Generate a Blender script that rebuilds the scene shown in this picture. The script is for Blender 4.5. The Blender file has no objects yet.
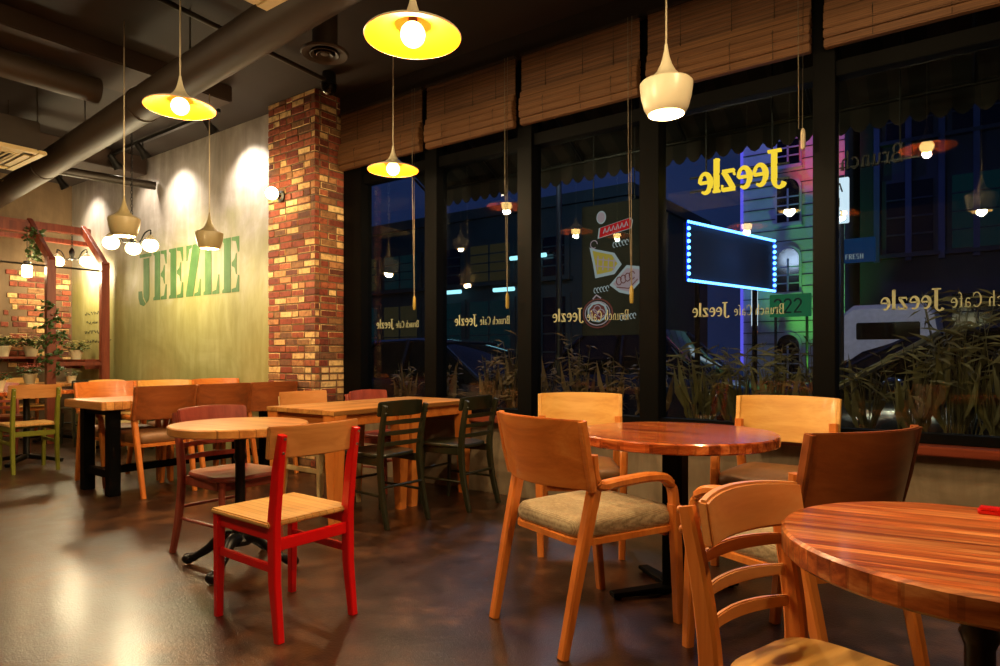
import bpy, bmesh, math, random
from mathutils import Vector, Matrix
random.seed(7)
PI = math.pi
C = bpy.context.scene.collection
SC = bpy.context.scene

# ------------------------------------------------------------------ mesh builder
class MB:
    def __init__(s):
        s.v = []; s.f = []
    def add(s, vs, fs):
        o = len(s.v); s.v += [tuple(p) for p in vs]; s.f += [tuple(i + o for i in q) for q in fs]
        return s
    def box(s, x0, x1, y0, y1, z0, z1, M=None):
        p = [Vector((x, y, z)) for z in (z0, z1) for y in (y0, y1) for x in (x0, x1)]
        if M is not None: p = [M @ q for q in p]
        return s.add(p, [(0, 2, 3, 1), (4, 5, 7, 6), (0, 1, 5, 4), (2, 6, 7, 3), (0, 4, 6, 2), (1, 3, 7, 5)])
    def sweep(s, pts, secs, up=(0, 0, 1), caps=True, closed=False):
        """pts: path; secs: list of 2D section lists (one per point) or one list; section x = side, y = up."""
        pts = [Vector(p) for p in pts]; n = len(pts)
        if not isinstance(secs[0][0], (tuple, list)): secs = [secs] * n
        m = len(secs[0]); vs = []
        U = Vector(up)
        for i, p in enumerate(pts):
            if closed: t = pts[(i + 1) % n] - pts[i - 1]
            else: t = pts[min(i + 1, n - 1)] - pts[max(i - 1, 0)]
            t.normalize()
            side = t.cross(U)
            if side.length < 1e-4: side = t.cross(Vector((1, 0, 0)))
            side.normalize(); u = side.cross(t).normalized()
            for a, b in secs[i]: vs.append(p + side * a + u * b)
        fs = []
        for i in range(n if closed else n - 1):
            j = (i + 1) % n
            for k in range(m):
                l = (k + 1) % m
                fs.append((i * m + k, i * m + l, j * m + l, j * m + k))
        if caps and not closed:
            fs.append(tuple(reversed(range(m)))); fs.append(tuple((n - 1) * m + k for k in range(m)))
        return s.add(vs, fs)
    def tube(s, pts, r, n=10, caps=True, closed=False, up=(0, 0, 1)):
        rs = r if isinstance(r, (list, tuple)) else [r] * len(pts)
        return s.sweep(pts, [circ(q, n) for q in rs], up, caps, closed)
    def lathe(s, prof, n=24, c=(0, 0, 0), M=None, capb=False, capt=False):
        vs = []; fs = []
        for r, z in prof:
            for k in range(n):
                a = 2 * PI * k / n
                p = Vector((c[0] + r * math.cos(a), c[1] + r * math.sin(a), c[2] + z))
                vs.append(M @ p if M is not None else p)
        m = len(prof)
        for i in range(m - 1):
            for k in range(n):
                l = (k + 1) % n
                fs.append((i * n + k, i * n + l, (i + 1) * n + l, (i + 1) * n + k))
        if capb: fs.append(tuple(reversed(range(n))))
        if capt: fs.append(tuple((m - 1) * n + k for k in range(n)))
        return s.add(vs, fs)
    def loft(s, rings, caps=True):
        n = len(rings[0]); vs = [p for r in rings for p in r]; fs = []
        for i in range(len(rings) - 1):
            for k in range(n):
                l = (k + 1) % n
                fs.append((i * n + k, i * n + l, (i + 1) * n + l, (i + 1) * n + k))
        if caps:
            fs.append(tuple(reversed(range(n)))); fs.append(tuple((len(rings) - 1) * n + k for k in range(n)))
        return s.add(vs, fs)
    def prism(s, poly, t, M=None):
        """poly in XZ plane extruded along Y from 0 to t"""
        r0 = [Vector((x, 0, z)) for x, z in poly]; r1 = [Vector((x, t, z)) for x, z in poly]
        if M is not None: r0 = [M @ p for p in r0]; r1 = [M @ p for p in r1]
        return s.loft([r0, r1])
    def ball(s, c, r, n=16, m=10, sz=1.0):
        prof = [(max(1e-4, r * math.sin(PI * i / m)), -r * sz * math.cos(PI * i / m)) for i in range(m + 1)]
        return s.lathe(prof, n, c)
    def build(s, name, mat, parent=None, bevel=0.0, seg=2, smooth=True, ang=38):
        me = bpy.data.meshes.new(name); me.from_pydata(s.v, [], s.f)
        bm = bmesh.new(); bm.from_mesh(me)
        bmesh.ops.recalc_face_normals(bm, faces=bm.faces)
        if bevel > 0:
            ed = [e for e in bm.edges if len(e.link_faces) == 2 and e.calc_face_angle(0) > math.radians(40)]
            bmesh.ops.bevel(bm, geom=ed, offset=bevel, segments=seg, affect='EDGES', clamp_overlap=True)
        bm.to_mesh(me); bm.free()
        if smooth:
            me.polygons.foreach_set('use_smooth', [True] * len(me.polygons))
            me.set_sharp_from_angle(angle=math.radians(ang))
        me.materials.append(mat)
        o = bpy.data.objects.new(name, me); C.objects.link(o)
        if parent is not None: o.parent = parent
        return o

def circ(r, n=10): return [(r * math.cos(2 * PI * k / n), r * math.sin(2 * PI * k / n)) for k in range(n)]
def rect(w, h): return [(-w / 2, -h / 2), (w / 2, -h / 2), (w / 2, h / 2), (-w / 2, h / 2)]
def rrect(w, h, c):
    return [(-w/2 + c, -h/2), (w/2 - c, -h/2), (w/2, -h/2 + c), (w/2, h/2 - c), (w/2 - c, h/2), (-w/2 + c, h/2), (-w/2, h/2 - c), (-w/2, -h/2 + c)]
def bez(p, n):
    """Catmull-Rom through points"""
    p = [Vector(q) for q in p]; out = []
    for i in range(len(p) - 1):
        a = p[max(i - 1, 0)]; b = p[i]; c = p[i + 1]; d = p[min(i + 2, len(p) - 1)]
        for k in range(n):
            t = k / n
            out.append(0.5 * ((2 * b) + (c - a) * t + (2 * a - 5 * b + 4 * c - d) * t * t + (3 * b - a - 3 * c + d) * t ** 3))
    out.append(p[-1]); return out

def tag(o, label=None, cat=None, group=None, kind=None):
    if label: o['label'] = label
    if cat: o['category'] = cat
    if group: o['group'] = group
    if kind: o['kind'] = kind
    return o
def thing(name, label, cat, loc=(0, 0, 0), rz=0, group=None):
    o = bpy.data.objects.new(name, None); C.objects.link(o)
    o.location = loc; o.rotation_euler = (0, 0, rz); o.empty_display_size = .1
    return tag(o, label, cat, group)
def dup(root, loc, rz=None, label=None, group=None, mats=None):
    def cp(o, par):
        c = o.copy(); C.objects.link(c)
        if par is not None: c.parent = par
        if mats and c.type == 'MESH':
            for a, b in mats.items():
                if c.data.materials and c.data.materials[0] == a:
                    c.material_slots[0].link = 'OBJECT'; c.material_slots[0].material = b
        for ch in list(o.children): cp(ch, c)
        return c
    r = cp(root, None); r.location = loc
    if rz is not None: r.rotation_euler = (0, 0, rz)
    if label: r['label'] = label
    if group: r['group'] = group
    return r
def face(fx, fy): return math.atan2(-fx, fy)

# ------------------------------------------------------------------ materials
def lin(c):
    return tuple(((x / 255) / 12.92 if x / 255 <= .04045 else ((x / 255 + .055) / 1.055) ** 2.4) for x in c) + (1,)
class NT:
    def __init__(s, name):
        s.m = bpy.data.materials.new(name); s.m.use_nodes = True
        s.t = s.m.node_tree; s.n = s.t.nodes; s.n.clear()
        s.out = s.n.new('ShaderNodeOutputMaterial')
    def node(s, typ, **k):
        n = s.n.new(typ)
        for a, b in k.items(): setattr(n, a, b)
        return n
    def link(s, a, b): s.t.links.new(a, b)
    def bsdf(s, **k):
        b = s.node('ShaderNodeBsdfPrincipled')
        for a, v in k.items(): b.inputs[a.replace('_', ' ')].default_value = v
        s.link(b.outputs[0], s.out.inputs[0]); return b
    def coord(s, scale=(1, 1, 1), which='Object', rot=(0, 0, 0)):
        t = s.node('ShaderNodeTexCoord'); m = s.node('ShaderNodeMapping')
        m.inputs['Scale'].default_value = scale; m.inputs['Rotation'].default_value = rot
        s.link(t.outputs[which], m.inputs[0]); return m.outputs[0]
    def noise(s, vec, scale=5, detail=4, rough=.5, dist=0):
        n = s.node('ShaderNodeTexNoise'); n.inputs['Scale'].default_value = scale; n.inputs['Detail'].default_value = detail
        n.inputs['Roughness'].default_value = rough; n.inputs['Distortion'].default_value = dist
        if vec is not None: s.link(vec, n.inputs['Vector'])
        return n.outputs[0]
    def ramp(s, fac, stops, interp='LINEAR'):
        r = s.node('ShaderNodeValToRGB'); e = r.color_ramp.elements; r.color_ramp.interpolation = interp
        e[0].position, e[0].color = stops[0]; e[1].position, e[1].color = stops[-1]
        for p, c in stops[1:-1]:
            q = e.new(p); q.color = c
        s.link(fac, r.inputs[0]); return r.outputs[0]
    def math(s, op, a, b=None, c=None):
        n = s.node('ShaderNodeMath', operation=op)
        for i, v in enumerate((a, b, c)):
            if v is None: continue
            if isinstance(v, (int, float)): n.inputs[i].default_value = v
            else: s.link(v, n.inputs[i])
        return n.outputs[0]
    def mix(s, fac, a, b, mode='MIX'):
        n = s.node('ShaderNodeMix', data_type='RGBA', blend_type=mode)
        for i, v in ((0, fac), (6, a), (7, b)):
            if isinstance(v, (int, float, tuple)): n.inputs[i].default_value = v
            else: s.link(v, n.inputs[i])
        return n.outputs[2]
    def bump(s, h, bs, strength=.2, dist=.01):
        b = s.node('ShaderNodeBump'); b.inputs['Strength'].default_value = strength; b.inputs['Distance'].default_value = dist
        s.link(h, b.inputs['Height']); s.link(b.outputs[0], bs.inputs['Normal'])

def plain(name, col, rough=.5, metal=0, noise=.12, scale=14, coat=0):
    t = NT(name); b = t.bsdf(Roughness=rough, Metallic=metal)
    c = lin(col); n = t.noise(t.coord(), scale, 4)
    t.link(t.ramp(n, [(.25, tuple(x * (1 - noise) for x in c[:3]) + (1,)), (.75, tuple(min(1, x * (1 + noise)) for x in c[:3]) + (1,))]), b.inputs['Base Color'])
    if coat: b.inputs['Coat Weight'].default_value = coat; b.inputs['Coat Roughness'].default_value = .15
    return t.m
def emit(name, col, strength):
    t = NT(name); e = t.node('ShaderNodeEmission'); e.inputs[0].default_value = lin(col); e.inputs[1].default_value = strength
    t.link(e.outputs[0], t.out.inputs[0]); return t.m
def wood(name, dark, base, light, axis='x', plank=0.0, paxis='y', rough=.35, coat=.25, scale=1.0, seam=.6, vary=.35, con=.22):
    """grain runs along axis; planks of a given width side by side along paxis"""
    t = NT(name); b = t.bsdf(Roughness=rough)
    b.inputs['Coat Weight'].default_value = coat; b.inputs['Coat Roughness'].default_value = .12
    st = {'x': (1.2, 16, 16), 'y': (16, 1.2, 16), 'z': (16, 16, 1.2)}[axis]
    oi = t.node('ShaderNodeObjectInfo')
    v = t.coord(tuple(q * scale for q in st))
    ad = t.node('ShaderNodeVectorMath', operation='ADD'); t.link(v, ad.inputs[0])
    cx = t.node('ShaderNodeCombineXYZ')
    t.link(t.math('MULTIPLY', oi.outputs['Random'], 31.0), cx.inputs[0]); t.link(t.math('MULTIPLY', oi.outputs['Random'], 17.0), cx.inputs[1])
    vec = ad.outputs[0]
    pid = None
    if plank:
        tc = t.node('ShaderNodeTexCoord'); sp = t.node('ShaderNodeSeparateXYZ'); t.link(tc.outputs['Object'], sp.inputs[0])
        q = t.math('DIVIDE', sp.outputs['xyz'.index(paxis)], plank)
        fl = t.math('FLOOR', q); fr = t.math('FRACT', q)
        wn = t.node('ShaderNodeTexWhiteNoise', noise_dimensions='1D'); t.link(fl, wn.inputs['W'])
        pid = wn.outputs['Value']
        t.link(t.math('MULTIPLY', pid, 40.0), cx.inputs[2])
        edge = t.math('MINIMUM', fr, t.math('SUBTRACT', 1.0, fr))
        seamm = t.math('LESS_THAN', edge, .0022 / plank)
    t.link(cx.outputs[0], ad.inputs[1])
    n1 = t.noise(vec, 1.0, 6, .6, .9)
    n2 = t.noise(vec, 6.0, 3, .6, .3)
    f = t.math('ADD', t.math('MULTIPLY', n1, .8), t.math('MULTIPLY', n2, .2))
    col = t.ramp(f, [(.5 - con, lin(dark)), (.5, lin(base)), (.5 + con, lin(light))])
    if plank:
        k = t.math('MULTIPLY_ADD', pid, vary, 1 - vary * .55)
        hs = t.node('ShaderNodeHueSaturation'); t.link(k, hs.inputs['Value']); t.link(col, hs.inputs['Color'])
        col = t.mix(t.math('MULTIPLY', seamm, seam), hs.outputs[0], tuple(x * .35 for x in lin(dark)[:3]) + (1,))
    t.link(col, b.inputs['Base Color'])
    t.bump(f, b, .08, .003)
    return t.m

M = {}
M['table_red'] = wood('red_brown_table_wood', (116, 44, 16), (184, 86, 36), (220, 128, 64), 'x', .03, 'y', .2, .6, seam=.3, vary=.5, con=.13)
M['table_edge'] = wood('table_edge_wood', (110, 50, 22), (165, 84, 40), (190, 110, 62), 'x', .0, 'y', .35, .3)
M['table_light'] = wood('light_plank_table_wood', (150, 88, 38), (196, 130, 66), (224, 166, 96), 'x', .06, 'y', .32, .35, vary=.3)
M['table_raw'] = wood('raw_plank_table_wood', (140, 84, 36), (196, 132, 64), (222, 166, 94), 'y', .12, 'x', .4, .2, vary=.4)
M['beech'] = wood('oiled_beech_wood', (178, 92, 32), (210, 118, 46), (226, 142, 64), 'z', rough=.38, scale=.8)
M['beech_x'] = wood('oiled_beech_board', (174, 88, 30), (208, 116, 46), (224, 142, 66), 'x', rough=.36, scale=.7)
M['pale_x'] = wood('pale_ash_board', (200, 138, 60), (220, 164, 82), (232, 184, 104), 'x', rough=.4, scale=.7)
M['board_warm'] = wood('warm_light_board', (196, 116, 52), (218, 142, 76), (230, 164, 100), 'x', rough=.36, scale=.7)
M['brown_x'] = wood('brown_stained_board', (112, 54, 22), (146, 76, 34), (166, 92, 46), 'x', rough=.36, scale=.7)
M['table_streak'] = wood('streaked_red_orange_table_wood', (132, 54, 22), (190, 98, 44), (226, 146, 84), 'x', .024, 'y', .3, .4, seam=.35, vary=.55, con=.12)
M['seat_plank'] = wood('planked_seat_wood', (190, 134, 66), (214, 162, 92), (228, 184, 118), 'y', .036, 'x', .4, .2, seam=.45, vary=.15)
M['rail_board'] = wood('grained_rail_board', (176, 108, 50), (200, 134, 72), (216, 156, 94), 'x', rough=.4, scale=.8)
M['red'] = plain('glossy_red_paint', (214, 12, 18), .3, noise=.05, coat=.3)
M['green'] = plain('olive_green_paint', (120, 122, 30), .45, noise=.1)
M['cream'] = plain('cream_paint', (214, 190, 136), .45, noise=.08)
M['dkgreen'] = plain('dark_green_stain', (30, 32, 14), .4, noise=.12, coat=.2)
M['mahog'] = wood('mahogany_stain', (118, 48, 36), (150, 68, 52), (168, 84, 64), 'z', rough=.34, scale=.8)
M['black_metal'] = plain('black_cast_iron', (14, 14, 15), .35, .3, .2)
M['black_flat'] = plain('black_powder_coat', (4, 4, 4), .55, 0, .15)
M['black_flat'].node_tree.nodes['Principled BSDF'].inputs['Specular IOR Level'].default_value = .08
M['steel'] = plain('screw_steel', (180, 178, 170), .3, 1)
def fabric(name, a, b_):
    t = NT(name); b = t.bsdf(Roughness=.9)
    v = t.coord()
    w1 = t.node('ShaderNodeTexWave', bands_direction='X'); w1.inputs['Scale'].default_value = 75; w1.inputs['Distortion'].default_value = 2.5; w1.inputs['Detail'].default_value = 2
    w2 = t.node('ShaderNodeTexWave', bands_direction='Y'); w2.inputs['Scale'].default_value = 75; w2.inputs['Distortion'].default_value = 2.5; w2.inputs['Detail'].default_value = 2
    t.link(v, w1.inputs[0]); t.link(v, w2.inputs[0])
    f = t.math('MULTIPLY', w1.outputs[1], w2.outputs[1]); n = t.noise(v, 60, 4, .7)
    g = t.math('ADD', t.math('MULTIPLY', f, .5), t.math('MULTIPLY', n, .7))
    t.link(t.ramp(g, [(.2, lin(a)), (.75, lin(b_))]), b.inputs['Base Color']); t.bump(g, b, .5, .003)
    return t.m
M['fabric'] = fabric('woven_beige_fabric', (126, 104, 72), (198, 178, 140))
M['leather'] = plain('tan_leatherette', (124, 84, 48), .5, noise=.12, scale=30)
M['shade'] = plain('cream_enamel', (206, 196, 168), .35, noise=.04)
M['gold'] = plain('golden_shade_lining', (196, 86, 2), .35, .0, .05)
M['whitein'] = plain('white_shade_lining', (240, 225, 190), .5, 0, .03)
M['cord'] = plain('beige_flex', (190, 176, 146), .6)
M['string'] = plain('taupe_pull_string', (104, 94, 76), .7)
M['tassel'] = plain('olive_gold_tassel', (140, 118, 40), .5)
M['cream_unlit'] = plain('unlit_cream_enamel', (146, 132, 96), .35, noise=.04)  # the cream enamel darkened in colour, for bowls that catch less light
M['bulb'] = emit('warm_bulb', (255, 206, 120), 16)
M['globe'] = emit('frosted_globe_light', (255, 226, 160), 12)
M['spotlens'] = emit('spotlight_lens', (255, 236, 210), 40)
M['duct'] = plain('brown_painted_duct', (56, 42, 29), .6, noise=.1, scale=4)
M['ceil'] = plain('dark_brown_ceiling_paint', (37, 25, 17), .8, noise=.16, scale=2.5)
M['beam'] = plain('brown_concrete_beam', (58, 41, 29), .8, noise=.15, scale=3)
M['pipe'] = plain('dark_pipe', (48, 38, 28), .5, .2)
M['ac'] = plain('ac_ivory_plastic', (206, 184, 132), .5, noise=.04)
M['dark'] = plain('dark_plastic', (22, 20, 18), .4)
M['redwood'] = wood('pergola_redwood', (84, 30, 14), (116, 46, 22), (142, 66, 36), 'z', rough=.45, coat=.1)
M['leafm'] = plain('ivy_green', (52, 76, 26), .5, noise=.4, scale=40)
M['reed'] = plain('dry_reed_leaf', (78, 66, 28), .6, noise=.45, scale=6)
M['reed2'] = plain('golden_shrub_leaf', (92, 64, 34), .6, noise=.45, scale=6)
M['petal'] = plain('cream_petal', (236, 226, 170), .6)
M['pinkpetal'] = plain('pink_petal', (214, 110, 100), .6)
M['pot'] = plain('white_flower_pot', (214, 204, 170), .5)
M['concrete'] = plain('exterior_planter', (70, 66, 60), .8)
M['asphalt'] = plain('street_asphalt', (40, 40, 42), .6, noise=.2, scale=5)
M['sill'] = wood('red_brown_sill', (86, 34, 20), (120, 52, 32), (140, 70, 46), 'x', rough=.3, coat=.3)

def floor_mat():
    t = NT('polished_brown_concrete'); b = t.bsdf()
    v = t.coord(which='Generated'); t2 = t.coord()
    n1 = t.noise(t2, .9, 6, .6, .6); n2 = t.noise(t2, 7, 4, .55); n3 = t.noise(t2, 55, 3, .6); n4 = t.noise(t2, 150, 2, .5)
    f = t.math('ADD', t.math('MULTIPLY', n1, .55), t.math('MULTIPLY', n2, .45))
    t.link(t.ramp(f, [(.36, lin((24, 11, 4))), (.5, lin((48, 25, 11))), (.62, lin((88, 54, 27)))]), b.inputs['Base Color'])
    t.link(t.math('MULTIPLY_ADD', n2, .22, .22), b.inputs['Roughness'])
    b.inputs['Specular IOR Level'].default_value = .55; b.inputs['Coat Weight'].default_value = .35; b.inputs['Coat Roughness'].default_value = .22
    t.bump(t.math('ADD', t.math('ADD', n3, n4), t.math('MULTIPLY', n2, .45)), b, .42, .004)
    return t.m
def plaster(name, a, b_, c_, bump=.15, sc=1.1):
    t = NT(name); b = t.bsdf(Roughness=.72)
    v = t.coord(); n1 = t.noise(v, sc, 7, .62, 1.2); n2 = t.noise(t.coord((3, 3, .6)), 2.2, 6, .6, .6); n3 = t.noise(v, 40, 4)
    f = t.math('ADD', t.math('MULTIPLY', n1, .55), t.math('MULTIPLY', n2, .45))
    t.link(t.ramp(f, [(.3, lin(a)), (.5, lin(b_)), (.68, lin(c_))]), b.inputs['Base Color'])
    t.bump(t.math('ADD', n1, t.math('MULTIPLY', n3, .2)), b, bump, .01)
    return t.m
M['floor'] = floor_mat()
def olive_grey_wall():
    t = NT('olive_to_grey_plaster'); b = t.bsdf(Roughness=.6)  # olive low down blends to grey higher up, broken by noise
    v = t.coord(); n1 = t.noise(v, 1.1, 7, .62, 1.2); n2 = t.noise(t.coord((3, 3, .6)), 2.2, 6, .6, .6); n3 = t.noise(v, 40, 4)
    f = t.math('ADD', t.math('MULTIPLY', n1, .55), t.math('MULTIPLY', n2, .45))
    olive = t.ramp(f, [(.3, lin((128, 124, 66))), (.5, lin((152, 148, 90))), (.68, lin((176, 172, 120)))])
    grey = t.ramp(f, [(.3, lin((112, 102, 92))), (.5, lin((148, 138, 126))), (.68, lin((182, 172, 160)))])
    tc = t.node('ShaderNodeTexCoord'); sp = t.node('ShaderNodeSeparateXYZ'); t.link(tc.outputs['Object'], sp.inputs[0])
    h = t.math('ADD', sp.outputs[2], t.math('MULTIPLY', t.math('SUBTRACT', n1, .5), 1.6))
    k = t.ramp(h, [(.0, (0, 0, 0, 1)), (1, (1, 1, 1, 1))])
    mr = t.node('ShaderNodeMapRange'); mr.inputs[1].default_value = 1.75; mr.inputs[2].default_value = 2.7; t.link(h, mr.inputs[0])
    t.link(t.mix(mr.outputs[0], olive, grey), b.inputs['Base Color'])
    t.bump(t.math('ADD', n1, t.math('MULTIPLY', n3, .2)), b, .15, .01)
    return t.m
M['plaster'] = olive_grey_wall()
M['lowwall'] = plaster('taupe_plaster', (104, 88, 68), (124, 106, 82), (156, 138, 112), .1, 1.6)
M['roomwall'] = plaster('brown_plaster', (84, 66, 44), (104, 82, 56), (124, 100, 72))
def island(name, cols, rough=.8, bump=.3):
    t = NT(name); b = t.bsdf(Roughness=rough)
    g = t.node('ShaderNodeNewGeometry'); n = t.noise(t.coord(), 22, 6, .65)
    k = len(cols)
    r = t.ramp(g.outputs['Random Per Island'], [(i / k, lin(c)) for i, c in enumerate(cols)], 'CONSTANT')
    t.link(t.mix(1.0, r, t.ramp(n, [(.3, (.45, .38, .34, 1)), (.5, (1, .97, .93, 1)), (.68, (1.25, 1.25, 1.2, 1))]), 'MULTIPLY'), b.inputs['Base Color'])
    t.bump(n, b, bump, .008)
    return t.m
M['brick'] = island('old_mixed_brick', [(126, 56, 36), (146, 74, 46), (104, 46, 30), (200, 164, 108), (132, 60, 40), (92, 48, 34), (152, 84, 54), (214, 182, 126), (118, 52, 34), (134, 96, 60), (138, 66, 42), (206, 172, 116), (112, 76, 52), (170, 120, 76)])
M['mortar'] = plain('brick_mortar', (104, 86, 62), .9, noise=.2, scale=40)
M['blind'] = wood('bamboo_blind_slats', (66, 40, 20), (94, 60, 32), (116, 78, 46), 'x', .028, 'z', .6, 0, seam=.7, vary=.25)
M['valance'] = wood('bamboo_blind_valance', (76, 46, 22), (102, 66, 34), (122, 84, 48), 'x', .011, 'z', .55, 0, seam=.25, vary=.15)
def glass():
    t = NT('window_glass')
    tr = t.node('ShaderNodeBsdfTransparent'); tr.inputs[0].default_value = (.86, .93, .95, 1)
    gl = t.node('ShaderNodeBsdfGlossy'); gl.inputs['Roughness'].default_value = 0.0
    lw = t.node('ShaderNodeLayerWeight'); lw.inputs[0].default_value = .5
    f = t.math('MULTIPLY_ADD', t.math('POWER', lw.outputs['Facing'], 4.0), .5, .04)
    mx = t.node('ShaderNodeMixShader'); t.link(f, mx.inputs[0]); t.link(tr.outputs[0], mx.inputs[1]); t.link(gl.outputs[0], mx.inputs[2])
    t.link(mx.outputs[0], t.out.inputs[0]); return t.m
M['glass'] = glass()
M['vinyl'] = plain('pale_vinyl_lettering', (150, 154, 122), .6)
M['stencil'] = plaster('green_stencil_paint', (46, 82, 36), (66, 104, 50), (92, 126, 70), .1, 2.0)
M['neon_yellow'] = emit('yellow_sign_letters', (255, 206, 54), 1.15)
M['led_blue'] = emit('blue_white_led', (90, 170, 255), 7)
M['led_glow'] = emit('blue_led_backing', (10, 60, 255), 1.6)
M['awning'] = plain('awning_canvas', (22, 19, 18), .9)
M['awning2'] = plain('awning_pale_stripe', (44, 37, 32), .9)
def bldg(name, col): return plain(name, col, .85, noise=.15, scale=2)
M['b_dark'] = bldg('dark_building_wall', (34, 42, 56)); M['b_shop'] = bldg('shopfront_wall', (40, 58, 62)); M['b_tower'] = bldg('pale_tower_wall', (170, 170, 176))
M['b_glass'] = plain('dark_window_pane', (10, 14, 22), .1)
M['litwarm'] = emit('dim_lit_window', (120, 110, 80), .08)
M['litteal'] = emit('teal_lit_window', (30, 80, 92), .10)
M['tube'] = emit('fluorescent_tube', (170, 240, 255), 1.4)
M['white_sign'] = emit('white_light_box', (225, 240, 250), 1.0)
M['blue_sign'] = emit('blue_sign_panel', (24, 70, 120), .3)
M['green_sign'] = emit('green_sign_panel', (60, 170, 110), .2)
M['ink'] = plain('dark_ink', (20, 26, 26), .6)
M['carpaint'] = plain('dark_car_paint', (38, 46, 66), .18, .6, .05, coat=1)
M['carglass'] = plain('car_glass', (8, 10, 14), .05)
M['vanpaint'] = plain('pale_van_paint', (224, 206, 210), .4)
M['tyre'] = plain('tyre_rubber', (16, 16, 16), .8)
M['paper'] = plain('cream_menu_paper', (226, 214, 170), .8)
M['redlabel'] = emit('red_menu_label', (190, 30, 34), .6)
M['boardteal'] = plain('dark_teal_board', (3, 8, 9), .9)
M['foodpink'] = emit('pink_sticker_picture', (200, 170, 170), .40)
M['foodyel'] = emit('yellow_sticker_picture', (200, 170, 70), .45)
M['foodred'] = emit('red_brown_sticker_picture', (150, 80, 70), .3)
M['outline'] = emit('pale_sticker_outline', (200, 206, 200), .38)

LIGHT = (1.0, .71, .37)
def point(name, loc, power, col=LIGHT, r=.05, parent=None):
    l = bpy.data.lights.new(name, 'POINT'); l.energy = power; l.color = col; l.shadow_soft_size = r
    o = bpy.data.objects.new(name, l); C.objects.link(o); o.location = loc
    if parent is not None: o.parent = parent
    return o
def spot(name, loc, target, power, angle, col=LIGHT, blend=.5, r=.03, parent=None):
    l = bpy.data.lights.new(name, 'SPOT'); l.energy = power; l.color = col; l.spot_size = math.radians(angle); l.spot_blend = blend; l.shadow_soft_size = r
    o = bpy.data.objects.new(name, l); C.objects.link(o); o.location = loc
    d = Vector(target) - Vector(loc); o.rotation_euler = d.to_track_quat('-Z', 'Y').to_euler()
    return o
# ------------------------------------------------------------------ lettering (own stroke glyphs)
def ribbon(mb, pts, w, M_, t):
    """pts (x,z) path with width w or list of widths -> raised flat ribbon"""
    n = len(pts); ws = w if isinstance(w, (list, tuple)) else [w] * n
    L = []; R = []
    for i in range(n):
        a = Vector(pts[max(i - 1, 0)]); b = Vector(pts[min(i + 1, n - 1)]); d = (b - a).normalized(); nrm = Vector((-d.y, d.x)); p = Vector(pts[i])
        L.append(p + nrm * ws[i] / 2); R.append(p - nrm * ws[i] / 2)
    vs = []
    for yy in (0, t):
        for q in L + R: vs.append(M_ @ Vector((q.x, yy, q.y)))
    fs = []; k = 2 * n
    for i in range(n - 1):
        fs += [(i, i + 1, n + i + 1, n + i), (k + i, k + n + i, k + n + i + 1, k + i + 1), (i, k + i, k + i + 1, i + 1), (n + i, n + i + 1, k + n + i + 1, k + n + i)]
    fs += [(0, n, k + n, k), (n - 1, k + n - 1, k + 2 * n - 1, 2 * n - 1)]
    mb.add(vs, fs)
def arc(cx, cz, rx, rz, a0, a1, n=12):
    return [(cx + rx * math.cos(math.radians(a0 + (a1 - a0) * i / n)), cz + rz * math.sin(math.radians(a0 + (a1 - a0) * i / n))) for i in range(n + 1)]
T, S_ = .11, .045
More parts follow.
